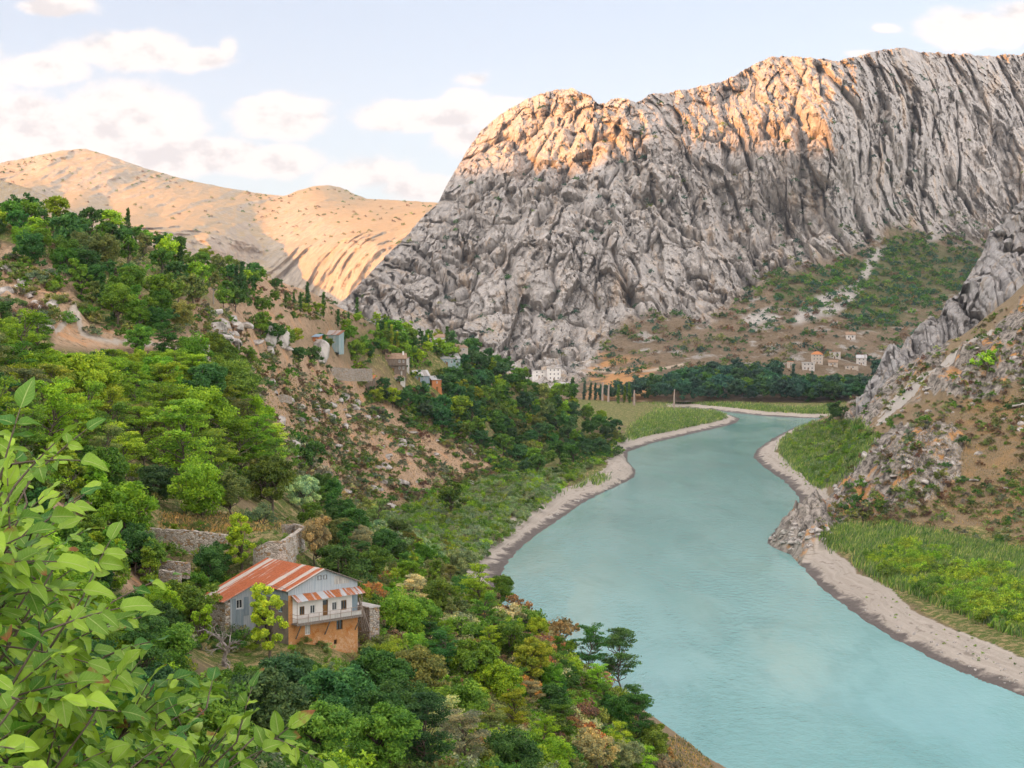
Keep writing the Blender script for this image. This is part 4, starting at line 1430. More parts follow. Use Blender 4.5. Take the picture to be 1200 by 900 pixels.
def stone_wall(pts, hgt, label, mat=stoneM, thick=.55, group=None, rough=.12, name='stone_wall'):
    """pts: (column, row of the top edge, distance)"""
    q = np.array([P(*p) for p in pts])
    seg = np.concatenate([[0], np.cumsum(np.linalg.norm(np.diff(q, axis=0), axis=1))])
    n = max(int(seg[-1] / .35), 4)
    s_ = np.linspace(0, seg[-1], n)
    c = np.stack([np.interp(s_, seg, q[:, i]) for i in range(3)], 1)
    c[:, 2] += .12 * fbm(np.stack([s_ / 1.1, s_ * 0, s_ * 0 + hgt], 1), 3)
    tg = unit(np.gradient(c, axis=0) * np.array([1, 1, 0]))
    nr = np.stack([tg[:, 1], -tg[:, 0], tg[:, 0] * 0], 1)          # towards the viewer
    nz = max(int(hgt / .35), 3)
    hs = np.linspace(0, 1, nz)
    front = c[:, None] + np.array([0, 0, -1.0]) * hs[None, :, None] * hgt + nr[:, None] * (hs[None, :, None] * hgt * .07)
    front += nr[:, None] * (rough * fbm(front / .5, 3))[..., None]
    back = front[:, ::-1] * 1.0
    back = back - nr[:, None] * thick
    prof = np.concatenate([front[:, ::-1], back[:, ::-1]], 1)      # up the front, down the back
    k = prof.shape[1]
    o = c[n // 2]
    v = prof.reshape(-1, 3) - o
    f = grid_faces(n, k)
    caps = []
    for e in (0, n - 1):
        for i in range(nz - 1):
            a = e * k + i
            b = e * k + k - 1 - i
            caps.append((a, a + 1, b - 1, b))
    ob = link(name, fast_mesh(name, v, np.concatenate([f, np.array(caps)]), mat, smooth=False), loc=o)
    tag(ob, label, 'wall', group)
    return ob


stone_wall([(150, 617, 212), (187, 620, 208), (225, 622, 206), (264, 627, 203)], 3.6, 'long rubble wall holding up the grassy terrace behind the house', paleStoneM)
stone_wall([(297, 643, 196), (313, 635, 194), (334, 634, 193), (346, 626, 199), (356, 619, 206)], 5.0, 'rounded stone bastion wall just above the rusty roof', paleStoneM)
stone_wall([(334, 615, 212), (345, 614, 214), (355, 618, 207)], 1.6, 'short parapet closing the back of the stone bastion', stoneM)
stone_wall([(140, 652, 190), (180, 656, 188), (220, 660, 186)], 1.7, 'low broken stone wall below the long terrace wall', stoneM)
stone_wall([(186, 668, 182), (210, 672, 181)], 1.4, 'short stub of stone wall among the trees left of the house', stoneM)
stone_wall([(66, 586, 200), (90, 583, 201), (108, 580, 203)], 2.0, 'pale drystone wall under a bare red bank at the left', paleStoneM)
stone_wall([(165, 405, 322), (200, 403, 325), (212, 402, 326)], 3.0, 'pale wall holding up the lane, left stretch by the bend', paleStoneM)
stone_wall([(214, 403, 326), (246, 404, 330)], 3.2, 'pale wall holding up the lane, right end stretch', paleStoneM)
stone_wall([(78, 397, 312), (120, 403, 315), (163, 406, 320)], 2.2, 'low rubble edge along the pale lane', stoneM)
stone_wall([(388, 430, 668), (412, 432, 676), (436, 432, 690)], 5.0, 'long weathered stone wall under the village trees', stoneM)
stone_wall([(320, 465, 550), (332, 462, 552), (342, 464, 554)], 2.6, 'small ruined stone enclosure on the bare slope', stoneM)
stone_wall([(430, 603, 596), (450, 600, 610), (480, 597, 626)], 2.0, 'pale stone kerb at the foot of the rocky slope', paleStoneM)


def village_house(px, py, w, d, h, rot, wall, roofm, style, label, wins=((.2, .5), (.6, .5)), on=None, chimney=False, y=None, group=None, gallery=False, name='village_house', over=.4, floors=1, sink=.6):
    if y is not None:
        p = P(px, py, y)
    elif on:
        p = np.array(on(px, py))
    else:
        p = np.array(at_ground(px, py))
    if not on:
        w, d, h = w * 1.0, d * 1.0, h * .92
    else:
        w, h = w * .86, h * .86
    th = math.radians(rot)
    o = empty(name, tuple(p), th)
    tag(o, label, 'house', group)
    b = MB()
    x0, x1 = -w / 2, w / 2
    holes = []
    for fl in range(floors):
        zb, zt_ = h * fl / floors, h * (fl + 1) / floors
        for a, s in wins:
            cx = x0 + w * a
            hw = s * .5
            holes.append((round(cx - hw, 3), round(cx + hw, 3), round(zb + (zt_ - zb) * .38, 3), round(zb + (zt_ - zb) * .80, 3)))
    b.holed((0, 0, 0), X_, Z_, FN, x0, x1, -sink - 2.5, h, holes, .2)
    b.quad((x0, d, -4), (x0, 0, -4), (x0, 0, h), (x0, d, h)); b.quad((x1, 0, -4), (x1, d, -4), (x1, d, h), (x1, 0, h)); b.quad((x1, d, -4), (x0, d, -4), (x0, d, h), (x1, d, h))
    r = MB()
    t_ = .18
    if style == 'gable':                         # ridge along x
        k = h + d * .30
        b.poly([(x0, 0, h), (x0, d, h), (x0, d / 2, k)]); b.poly([(x1, d, h), (x1, 0, h), (x1, d / 2, k)])
        r.prism([(x0 - over, -over, h - over * .4), (x1 + over, -over, h - over * .4), (x1 + over, d / 2, k + .12), (x0 - over, d / 2, k + .12)], (0, 0, t_))
        r.prism([(x0 - over, d / 2, k + .12), (x1 + over, d / 2, k + .12), (x1 + over, d + over, h - over * .4), (x0 - over, d + over, h - over * .4)], (0, 0, t_))
    elif style == 'front':                        # ridge away from the viewer
        k = h + w * .24
        b.poly([(x0, 0, h), (x1, 0, h), (0, 0, k)]); b.poly([(x1, d, h), (x0, d, h), (0, d, k)])
        r.prism([(x0 - over, -over, h - over * .4), (0, -over, k + .12), (0, d + over, k + .12), (x0 - over, d + over, h - over * .4)], (0, 0, t_))
        r.prism([(0, -over, k + .12), (x1 + over, -over, h - over * .4), (x1 + over, d + over, h - over * .4), (0, d + over, k + .12)], (0, 0, t_))
    elif style == 'hip':
        k = h + min(w, d) * .28
        e = min(w, d) * .35
        A = [(x0 - over, -over, h), (x1 + over, -over, h), (x1 + over, d + over, h), (x0 - over, d + over, h)]
        r.poly(A[::-1])
        ra, rb = (x0 + e, d / 2, k), (x1 - e, d / 2, k)
        r.poly([A[0], A[1], rb, ra]); r.poly([A[2], A[3], ra, rb]); r.poly([A[1], A[2], rb]); r.poly([A[3], A[0], ra])
    elif style == 'shed':
        r.prism([(x0 - over, -over, h + .05), (x1 + over, -over, h + .05), (x1 + over, d + over, h + d * .32), (x0 - over, d + over, h + d * .32)], (0, 0, t_))
        b.quad((x0, d, h), (x1, d, h), (x1, d, h + d * .3), (x0, d, h + d * .3))
        b.poly([(x0, 0, h), (x0, d, h), (x0, d, h + d * .3)]); b.poly([(x1, d, h), (x1, 0, h), (x1, d, h + d * .3)])
    else:
        r.box(x0 - over, x1 + over, -over, d + over, h + .003, h + .3)
    b.build('wall', wall, o)
    ro = r.build('roof', roofm, o)
    for hh in holes:
        window(o, (0, 0, 0), X_, FN, *hh, frame=frameM, pane=glassM, bars=1, fw=.12)
    dx = x0 + w * .42
    MB().box(dx, dx + .9, -.06, -.004, -sink, 1.95 if h > 2.2 else h * .8).build('door', woodM, o)
    if gallery:
        MB().box(x0 + .2, x1 - .2, -1.3, -.004, h * .5, h * .5 + .15).build('balcony_floor', greywoodM, o)
        q = MB()
        for x in np.linspace(x0 + .3, x1 - .3, 5):
            q.bar((x, -1.2, -1.5), (x, -1.2, h), .09)
        q.bar((x0 + .3, -1.2, h * .5 + 1.0), (x1 - .3, -1.2, h * .5 + 1.0), .06)
        q.build('balcony_post', greywoodM, o)
    if chimney:
        MB().box(x1 - 1.6, x1 - .9, d * .3, d * .3 + .7, h, h + d * .3 + 1.1).build('chimney', chimney, ro)
    return o


tealM = plain('teal_sheet', (.22, .33, .34), (.34, .38, .37), .8, .6, .3, (3, 3, .3))
rustRoofM = sheet_metal('patched_rust_roof', (.50, .44, .40), (.36, .16, .09), 0, .5, 1.2)
greyRoofM = sheet_metal('pale_tin_roof', (.58, .56, .54), (.40, .36, .32), 0, .35, 1.0)
brownRoofM = plain('brown_roof', (.26, .17, .11), (.36, .25, .17), .9, bump=.05)
tileM = plain('orange_tiles', (.52, .21, .08), (.40, .16, .07), 1.5, stretch=(6, 1, 1), bump=.05)
creamM = plain('cream_plaster', (.58, .50, .42), (.46, .40, .33), .7)
orangeM = plain('orange_plaster', (.55, .21, .08), (.42, .17, .07), .7)
timberM = plain('dark_timber', (.16, .12, .09), (.28, .22, .17), 1.2, stretch=(3, 3, .4))
wallsM = plain('village_white', (.66, .62, .57), (.50, .46, .42), .8)
brightM = plain('bright_white', (.82, .79, .75), (.70, .67, .63), .6)
blueRoofM = plain('blue_tin', (.22, .33, .42), (.30, .38, .44), 1.0, .5, .4)


def mcast(px, py):
    ci = int(np.clip(np.searchsorted(mcols, px), 1, len(mcols) - 1))
    row = np.interp(py, mpyg[::-1, ci], np.arange(mpyg.shape[0])[::-1])
    r0 = int(min(row, mpyg.shape[0] - 2)); f = row - r0
    return tuple(float(v) for v in mv[r0, ci] * (1 - f) + mv[r0 + 1, ci] * f)


V = village_house
V(388, 404, 7.0, 5.5, 4.3, -16, tealM, rustRoofM, 'shed', 'tall teal sheet metal house with patched rusty roof high among the trees', ((.3, .8), (.72, .7)), floors=2)
V(370, 404, 2.6, 3.0, 3.2, -20, orangeM, blueRoofM, 'shed', 'little orange hut with blue roof beside a grey rock', ((.6, .6),))
V(462, 436, 11.0, 7.0, 6.6, 8, timberM, brownRoofM, 'gable', 'old timber house with open gallery and low brown roof', ((.15, .8), (.72, .9), (.88, .7)), floors=2, gallery=True, chimney=brightM)
V(475, 434, 3.6, 5.0, 6.2, 8, wallsM, brownRoofM, 'flat', 'narrow whitewashed annex against the old timber house', ((.5, .8),), floors=2)
V(468, 449, 5.5, 5, 2.8, 20, wallsM, brownRoofM, 'hip', 'low whitewashed house with hipped brown roof and stone chimney', ((.3, .7), (.75, .7)), chimney=concreteM)
V(492, 447, 9.6, 7.5, 2.8, 24, clad2M, greyRoofM, 'gable', 'low house under a wide pale tin roof beside the old timber house', ((.3, .7), (.7, .7)))
V(512, 458, 4.6, 5, 5.4, 18, orangeM, greyRoofM, 'shed', 'narrow orange house with pale sloping roof above dark trees', ((.5, .7),), floors=2)
V(521, 458, 3.4, 4, 2.7, 18, tealM, tileM, 'gable', 'small pale blue house with orange roof, lowest of the village', ((.5, 1.0),))
V(525, 429, 12.0, 8.0, 3.8, 12, tealM, greyRoofM, 'shed', 'long pale house with striped tin roof among the grove', ((.15, 1.0), (.4, 1.0), (.65, 1.0), (.88, .9)))
V(536, 413, 10.5, 6, 2.6, 6, creamM, brownRoofM, 'hip', 'brown roofed house behind the long striped tin roof', ((.3, .8), (.8, .8)), y=845)
V(517, 402, 7.5, 6, 3.0, 0, brightM, brownRoofM, 'hip', 'white house on the skyline with a tall white chimney', ((.8, 1.0),), chimney=brightM, y=838)
V(426, 450, 8.5, 4.5, 2.4, -8, timberM, tileM, 'shed', 'open timber shelter with worn orange roof on the bare slope', ((.3, 1.6), (.72, 1.6)))
V(632, 444, 14, 10, 7, 4, brightM, concreteM, 'flat', 'stepped white building half hidden behind the wooded spur', ((.3, 1.2), (.7, 1.2)), on=mcast, floors=2)
V(649, 446, 13, 12, 12, 4, brightM, concreteM, 'flat', 'large plain white block at the foot of the mountain', ((.2, 1.2), (.5, 1.2), (.8, 1.2)), on=mcast, floors=3)
V(663, 457, 11, 8, 4.5, 6, wallsM, greyRoofM, 'gable', 'pale tin roofed shed below the large white block', ((.3, 1.2), (.7, 1.2)), on=mcast)
V(957, 427, 11, 9, 9.5, -6, creamM, tileM, 'hip', 'cream three storey house with bright orange hipped roof', ((.22, 1.3), (.5, 1.3), (.78, 1.3)), on=mcast, floors=3)
V(947, 434, 12, 9, 7.5, -6, wallsM, greyRoofM, 'flat', 'flat roofed white house just left below the orange roof', ((.2, 1.4), (.5, 1.4), (.8, 1.4)), on=mcast, floors=2)
V(926, 432, 5.5, 6, 6, 0, creamM, tileM, 'flat', 'small tan hut left of the flat roofed white house', ((.5, .9),), on=mcast)
V(978, 420, 11, 8, 7, -8, wallsM, brownRoofM, 'flat', 'two storey house with thin brown roof right of the orange roof', ((.25, 1.6), (.7, 1.6)), on=mcast, floors=2)
V(976, 430, 9, 6, 4, -8, creamM, brownRoofM, 'gable', 'low cream house under the two storey house across the river', ((.3, 1.2), (.7, 1.2)), on=mcast)
V(1009, 427, 10, 8, 7, -10, wallsM, greyRoofM, 'shed', 'pale grey house with sloping tin roof beside a dark tree', ((.3, 1.4), (.7, 1.4)), on=mcast, floors=2)
V(998, 434, 13, 8, 4.5, -8, creamM, brownRoofM, 'flat', 'wide low tan house below the pale grey one across the river', ((.2, 1.2), (.6, 1.2)), on=mcast)
V(996, 398, 10, 8, 5.5, -8, wallsM, brownRoofM, 'gable', 'lone house highest on the far brown hillside', ((.3, 1.4), (.7, 1.4)), on=mcast)

# poles and bare trunks
poleM = plain('pale_trunk', (.46, .36, .31), (.34, .27, .23), 1.0)
greyPoleM = plain('grey_pole', (.30, .27, .24), (.22, .20, .18), 1.0)


def pole(px, py, hpx, label, on=None, r=.16, cross=True, mat=greyPoleM, name='utility_pole', cat='pole', group=None):
    p = np.array(on(px, py) if on else at_ground(px, py))
    h = hpx / F_PX * p[1]
    o = empty(name, tuple(p))
    tag(o, label, cat, group)
    v, f = tube([(0, 0, -1), (0, 0, h * .5), (.02 * h, 0, h)], [r * 1.15, r, r * .7], 7)
    link('trunk' if name == 'dead_poplar' else 'post', fast_mesh('post', v, f, mat), o)
    if cross:
        MB().box(-.9, .9, -.07, .07, h * .9, h * .9 + .14).build('crossarm', mat, o)
    return o


pole(250, 356, 18, 'grey utility pole on the bare ground above the lane')
pole(266, 352, 16, 'grey utility pole right of another on the bare ground')
pole(133, 352, 16, 'thin utility pole among the thicket left of the bare ground')
pole(157, 406, 18, 'utility pole standing by the lane wall')
pole(280, 414, 14, 'short utility pole among rocks right of the lane')
pole(1005, 450, 22, 'tall pale pole in front of the far wood', on=mcast)
pole(1085, 428, 20, 'pale pole on the right slope below the crag')
for a, b, h_, lab in ((706, 470, 22, 'pale bare trunk of a dead poplar, leftmost by the reed flat'), (713, 471, 20, 'pale bare trunk just right of the leftmost dead one'),
                      (743, 474, 17, 'pale bare trunk beside three young poplars'), (790, 478, 22, 'pale bare trunk alone on the reed flat')):
    u_, s_ = ray(a, b)
    y_ = (4.5 - HC) / float(s_)
    p_ = P(a, b, y_)
    pole(a, b, h_, lab, on=lambda q, r_, p_=p_: p_, r=.8 if a < 760 else .6, cross=False, mat=poleM, name='dead_poplar', cat='tree')

# ------------------------------------------------------------------ trees one can point to
def hero(kind, px, py, hpx, pal, label, y=None, sq=1.0, name=None, cat=None, group=None):
    if y is None:
        x, y_, z = at_ground(px, py)
    else:
        u, s = ray(px, py)
        x, y_ = float(u) * y, y
        z = float(ground_z(x, y_))
    h = hpx / F_PX * y_
    placed.append((px, py, width_of(kind, h) / y_ * F_PX * .45))
    return plant(kind, x, y_, z, h, pal, label, group, cat, sq, name)


hero('cone', 318, 772, 88, 'lime', 'slender bright green tree standing against the left wall of the brick house', y=176.5, sq=.95)
hero('wide', 470, 752, 62, 'bright', 'round bright green tree just right of the brick house')
hero('round', 497, 748, 48, 'mid', 'smaller green tree behind the round bright one right of the house')
hero('round', 142, 648, 84, 'bright', 'big round bright green tree above the low terrace wall')
hero('wide', 236, 606, 70, 'bright', 'broad bright green tree at the back of the grassy terrace')
hero('round', 270, 606, 56, 'olive', 'olive green tree with a bare trunk on the grassy terrace', sq=1.05)
hero('round', 318, 600, 66, 'mid', 'green tree at the right end of the grassy terrace')
hero('cone', 284, 668, 66, 'lime', 'yellowish green bushy tree between the long wall and the bastion')
hero('cone', 176, 702, 62, 'bright', 'thin bright green tree before the low broken wall')
hero('layered', 214, 560, 112, 'bright', 'tall layered locust tree with dark trunk above the terrace', y=238)
hero('layered', 252, 548, 88, 'bright', 'flat topped locust tree right of the tallest one', y=246)
hero('round', 180, 590, 46, 'blue', 'dense dark tree left of the broad bright one', sq=1.1)
hero('shrub', 305, 614, 24, 'grey', 'round grey green bush on the terrace edge')
hero('round', 370, 664, 60, 'dry', 'straw coloured drying tree right of the stone bastion', sq=.7)
hero('cone', 205, 640, 28, 'bright', 'small bright sapling in front of the long wall')
hero('round', 402, 700, 62, 'dark', 'dark green tree behind the right roof edge of the brick house', sq=1.1)
hero('round', 245, 690, 54, 'dark', 'dark green tree under the long wall left of the roof', sq=1.1)
hero('round', 225, 745, 66, 'mid', 'rounded green tree left of the bare dead one', sq=1.15)
hero('wide', 195, 795, 66, 'mid', 'leafy green tree below and left of the dead one', sq=1.0)
hero('round', 325, 858, 92, 'blue', 'tall dark tree in front of the house, left of the middle')
hero('round', 392, 874, 96, 'blue', 'broad dark tree in front of the orange brick wall', sq=1.0)
hero('round', 446, 842, 84, 'dark', 'dark feathery tree under the right corner of the house', sq=1.0)
hero('round', 358, 822, 50, 'mid', 'mid green tree touching the foot of the orange brick wall')
hero('wide', 285, 830, 50, 'mid', 'low green tree under the bare dead tree')
hero('layered', 520, 800, 62, 'dark', 'dark spreading tree in the middle of the lower slope')
hero('round', 590, 838, 66, 'bright', 'bright green bushy tree on the lower slope')
hero('shrub', 688, 886, 40, 'rust', 'rust brown withered bush near the lower edge of the slope', sq=.85)
hero('shrub', 432, 706, 26, 'rust', 'small rust brown bush behind the concrete terrace', sq=.8)
hero('shrub', 604, 752, 30, 'rust', 'rust brown bush on the crest of the lower slope', y=246, sq=.9)
hero('shrub', 652, 742, 32, 'rust', 'orange brown bush on the crest above the water', y=256, sq=.9)
hero('layered', 560, 720, 60, 'bright', 'bright layered tree where the slope meets the water')
hero('layered', 725, 812, 76, 'dark', 'dark tree leaning out over the river on the slope edge')
hero('layered', 690, 790, 60, 'dark', 'dark tree with open crown on the slope crest against the water')
hero('layered', 745, 876, 66, 'dark', 'dark open tree at the lower end of the slope crest')
hero('round', 528, 606, 40, 'mid', 'round green tree standing alone at the foot of the rocky slope', sq=1.1)
hero('round', 365, 560, 48, 'dark', 'dark tree with a thin trunk on the rocky slope edge', sq=.8)
for a, b, h_, lab in ((152, 286, 42, 'tall dark poplar on the left skyline'), (211, 320, 40, 'dark poplar alone right of the skyline thicket'), (275, 352, 42, 'twin dark poplar, left one above the grey rocks'),
                      (282, 352, 46, 'twin dark poplar, right one above the grey rocks'), (361, 362, 32, 'dark poplar near the top of the wooded slope'), (379, 372, 30, 'dark poplar standing lower on the wooded slope'),
                      (418, 374, 26, 'short dark poplar at the edge of the grey mountain'), (525, 416, 34, 'dark poplar in front of the white house on the skyline')):
    hero('poplar', a, b, h_, 'dark', lab, sq=1.25)

for a, b, h_ in ((288, 352, 30), (335, 362, 20), (352, 366, 24), (396, 384, 22), (408, 386, 20), (236, 326, 14), (90, 268, 16), (345, 360, 18)):
    hero('poplar', a, b, h_, 'dark', 'slim dark poplar among the trees along the left ridge', sq=1.3, group='dark poplars along the left ridge')

for a, b, h_, p_ in ((376, 410, 20, 'dark'), (386, 411, 15, 'mid'), (396, 409, 18, 'dark'), (404, 405, 24, 'mid')):
    hero('round', a, b, h_, p_, COLWORD[p_] + ' tree close round the tall teal sheet metal house', group='trees round the teal house')

# the dead tree beside the house
def bare_tree(seed, h):
    r_ = np.random.RandomState(seed)
    parts, tw = [], []

    def grow(p, d, L, r, lev):
        n = 5
        pts = [p]
        for i in range(n):
            d = unit(d + r_.normal(size=3) * .17 + np.array([0, 0, .05]))
            pts.append(pts[-1] + d * L / n)
        (parts if lev < 2 else tw).append(tube(pts, np.linspace(r, r * .55, n + 1), 6 if lev < 2 else 4))
        if lev < 4:
            for k in range(3 if lev else 5):
                t_ = r_.uniform(.35, 1.0) if k else 1.0
                q_ = np.array(pts)[int(t_ * n)]
                d2 = unit(d + r_.normal(size=3) * (.75 if lev else .6) + np.array([0, 0, .1]))
                grow(q_, d2, L * r_.uniform(.55, .78), r * .55, lev + 1)
    grow(np.array([0, 0, -.3]), np.array([.05, 0, 1.0]), h * .30, h * .030, 0)
    return join(parts), join(tw)


(bv, bf_), (tv_, tf_) = bare_tree(8, 8.4)
y_ = 170.0
x_ = float(ray(262, 778)[0]) * y_
dt = empty('dead_tree', (x_, y_, float(ground_z(x_, y_)) - .1))
dt.scale = (1.15, 1.15, 1.0)
tag(dt, 'bare grey dead tree with many forked branches left of the brick house', 'tree')
link('trunk', fast_mesh('trunk', bv, bf_, deadm), dt)
link('twigs', fast_mesh('twigs', tv_, tf_, deadm), dt)
PROTECT.append((232, 700, 300, 780, 168))

# ------------------------------------------------------------------ woods tree by tree
B = dict(bright=5, mid=3, lime=1, dark=1)
zone([(-20, 440), (60, 425), (150, 432), (250, 462), (320, 520), (330, 572), (240, 580), (130, 580), (60, 560), (-20, 590)], 60, dict(layered=4, round=1.5, wide=1), dict(bright=6, mid=2, lime=1.5, olive=1, dark=.6), (7, 11.5),
     '* tree in the leafy wood between the lane and the terrace', 'trees between lane and terrace', .36)
zone([(-20, 410), (90, 412), (250, 425), (300, 440), (200, 450), (-20, 440)], 20, dict(round=2, wide=2, layered=1), dict(bright=4, mid=3, dark=1), (5, 8),
     '* tree just below the wall of the lane', 'trees below the lane', .4)
zone([(-10, 262), (110, 280), (185, 306), (240, 318), (330, 360), (420, 378), (425, 405), (390, 398), (350, 385), (310, 372), (255, 365), (230, 372), (210, 396), (150, 396), (110, 372), (80, 330), (-10, 290)], 62,
     dict(round=3, wide=1.2, cone=.6), dict(mid=4, bright=2, dark=3, olive=1), (5, 8.5), '* tree in the thicket above the lane near the skyline', 'trees above the lane', .42)
zone([(-10, 246), (60, 250), (130, 264), (200, 288), (250, 308), (300, 326), (330, 345), (250, 330), (180, 306), (110, 282), (-10, 268)], 34, dict(round=3, wide=1.2), dict(mid=4, bright=1.5, dark=3, olive=1), (4.5, 7.5),
     '* tree on the very skyline of the left slope', 'trees on the left skyline', .42)
zone([(300, 395), (350, 400), (350, 425), (390, 430), (440, 395), (440, 378), (500, 402), (520, 405), (540, 440), (500, 432), (440, 425), (400, 426), (350, 430)], 34,
     dict(round=3, wide=1, cone=1), dict(mid=3, bright=3.5, dark=3, lime=1), (6, 10), '* tree among the village houses on the wooded slope', 'trees among the village houses', .42)
zone([(500, 402), (590, 412), (640, 452), (690, 490), (725, 512), (728, 530), (690, 548), (620, 560), (560, 530), (480, 490), (430, 475), (420, 458), (500, 462), (540, 445)], 150,
     dict(round=4, wide=1.5), dict(blue=4, dark=4, mid=2.5, bright=1.2, olive=.6), (7, 12), '* tree in the dense grove below the village', 'trees in the grove below the village', .32)
zone([(600, 425), (660, 462), (700, 492), (730, 510), (725, 520), (640, 480)], 12, dict(cone=1, round=2), dict(mid=2, dark=2, bright=2), (6, 10), '* tree along the crest of the wooded spur', 'trees on the wooded spur crest', .45)
zone([(-10, 570), (120, 580), (135, 640), (200, 700), (240, 720), (230, 800), (120, 800), (-10, 760)], 30, dict(round=3, wide=2, cone=1, layered=1), dict(mid=4, dark=3, bright=2, blue=1), (4, 7.5),
     '* tree in the scrub left of the dead tree', 'trees left of the dead tree', .42)
zone([(100, 800), (250, 800), (330, 830), (470, 850), (520, 905), (500, 930), (60, 930)], 34, dict(round=3, wide=2, layered=1), dict(blue=3, dark=4, mid=2.5), (4.5, 7.5),
     '* tree on the slope in front of the house', 'trees in front of the house', .42)
zone([(430, 640), (540, 660), (600, 715), (700, 795), (770, 880), (780, 925), (520, 925), (500, 850), (440, 790), (480, 740)], 60, dict(round=3, wide=1.5, layered=2.5, cone=.6), dict(mid=3, dark=2.2, bright=2.4, olive=1.4, lime=.5, dry=.7), (3.6, 6.5),
     '* tree on the lower slope above the river', 'trees on the lower slope', .42)
zone([(360, 560), (430, 600), (480, 640), (440, 690), (380, 660), (350, 600)], 22, dict(round=3, cone=1, layered=1), dict(mid=3, dark=2, olive=2, dry=.8), (5, 8), '* tree between the stone bastion and the rocky slope', 'trees behind the bastion', .42)
# young poplars
def poplars(pts, label, group, pal='bright', on=None):
    for a, b, h_ in pts:
        if on:
            x, y, z = on(a, b)
        else:
            x, y, z = at_ground(a, b)
        plant('poplar', x, y, z, h_ / F_PX * y, pal, label, group, sq=1.3)
        placed.append((a, b, 3))


poplars([(443, 402, 24), (452, 405, 28), (459, 406, 26), (466, 412, 24), (471, 410, 26), (477, 424, 26), (482, 426, 22), (500, 412, 20), (507, 410, 16)], 'slim light green poplar rising among the trees left of the striped roof', 'light green poplars in the village', 'lime')
flat = lambda a, b: tuple(float(v) for v in P(a, b, (4.5 - HC) / float(ray(a, b)[1])))
poplars([(724, 474, 24), (731, 474, 22), (738, 474, 26)], 'young light poplar in a group of three at the reed flat', 'three young poplars at the reed flat', 'mid', flat)
poplars([(683, 470, 24), (690, 470, 22), (697, 470, 22), (703, 470, 20)], 'slim dark poplar in the row behind the wooded spur', 'dark poplars behind the wooded spur', 'teal', mcast)
poplars([(672, 476, 34)], 'single dark poplar at the foot of the wooded spur', None, 'dark', flat)
poplars([(575, 405, 22), (582, 404, 30), (590, 409, 24), (626, 425, 16)], 'dark poplar on the skyline right of the striped roof', 'dark poplars on the skyline', 'dark')

# ------------------------------------------------------------------ the wood across the bend
woods = []
zone([(745, 468), (800, 452), (860, 446), (940, 446), (1020, 440), (1040, 470), (990, 474), (940, 473), (860, 472)], 40, dict(round=3, wide=1), dict(teal=5, blue=2, mid=.8), (14, 20), '* tree in the wood across the river bend', 'trees in the wood across the bend', .36, caster=mcast)
zone([(735, 470), (800, 448), (860, 440), (940, 442), (1030, 432), (1040, 472), (990, 475), (940, 474), (860, 473)], 230, dict(round=3, wide=1, cone=.4), dict(teal=5, blue=2, mid=.6), (10, 18), '', '', .26, caster=mcast, stuff=woods)
zone([(700, 472), (760, 470), (760, 462), (700, 462)], 12, dict(round=1), dict(teal=1), (8, 12), '', '', .3, caster=mcast, stuff=woods)
poplars([(901, 452, 26), (908, 452, 30), (929, 456, 30), (950, 462, 28), (913, 452, 24)], 'slim dark poplar rising out of the wood across the bend', 'poplars in the wood across the bend', 'teal', mcast)
LIMIT = dict(broadleaf_tree=296, shrub=296, locust_tree=250, poplar_tree=100)
for it in sorted(PENDING, key=lambda q: -q[0]):
    _, k, x, y, z, h, pal, lab, grp = it
    if N_IND.get(NAMES[k], 0) < LIMIT[NAMES[k]]:
        plant(k, x, y, z, h, pal, lab, grp)
    else:
        woods.append((k, x, y, z, h, pal))
PENDING.clear()
merge_stuff('woods', woods, 'dark wood across the river bend and small trees filling the far groves', FARP, cat='wood')

# ------------------------------------------------------------------ bushes
S = dict(shrub=1)
zone([(270, 430), (330, 440), (420, 470), (520, 510), (600, 560), (540, 580), (440, 600), (380, 570), (330, 520), (290, 480)], 80, S, dict(grey=4, olive=3, mid=2, dark=2, brown=2), (2.2, 4.2),
     '* bush on the bare rocky slope below the village', 'bushes on the bare rocky slope', .34)
zone([(-10, 290), (40, 300), (95, 345), (105, 385), (60, 398), (-10, 395)], 26, S, dict(grey=3, olive=3, mid=2, brown=1), (1.4, 2.8), '* bush on the stony slope at the far left', 'bushes on the stony slope', .34)
zone([(430, 650), (560, 690), (700, 790), (775, 880), (780, 920), (540, 920), (440, 780)], 85, S, dict(rust=1.2, dry=2.4, olive=3, mid=3, bright=2, brown=1.4), (1.8, 3.4), '* bush on the lower slope above the river', 'bushes on the lower slope', .30)
zone([(1000, 500), (1100, 480), (1200, 440), (1260, 440), (1260, 650), (1180, 640), (1080, 620), (1000, 615)], 70, S, dict(olive=4, mid=2, brown=3, grey=2, dark=.7), (1.6, 3.6), '* bush on the dry slope above the reeds, right bank', 'bushes on the right slope', .30)
hero('shrub', 1002, 598, 20, 'dark', 'dark green bush in a cleft of the rusty rock')
hero('shrub', 1128, 522, 12, 'dark', 'dark little bush beside a grey boulder on the dry slope')
hero('wide', 980, 494, 24, 'dark', 'dark tree at the foot of the right slope by the bend')
hero('shrub', 1157, 430, 22, 'bright', 'bright green bush among the dark rocks high on the right')

under = []
for it in sorted(PENDING, key=lambda q: -q[0]):
    _, k, x, y, z, h, pal, lab, grp = it
    if N_IND.get(NAMES[k], 0) < LIMIT[NAMES[k]]:
        plant(k, x, y, z, h, pal, lab, grp)
    else:
        under.append((k, x, y, z, h, pal))
PENDING.clear()

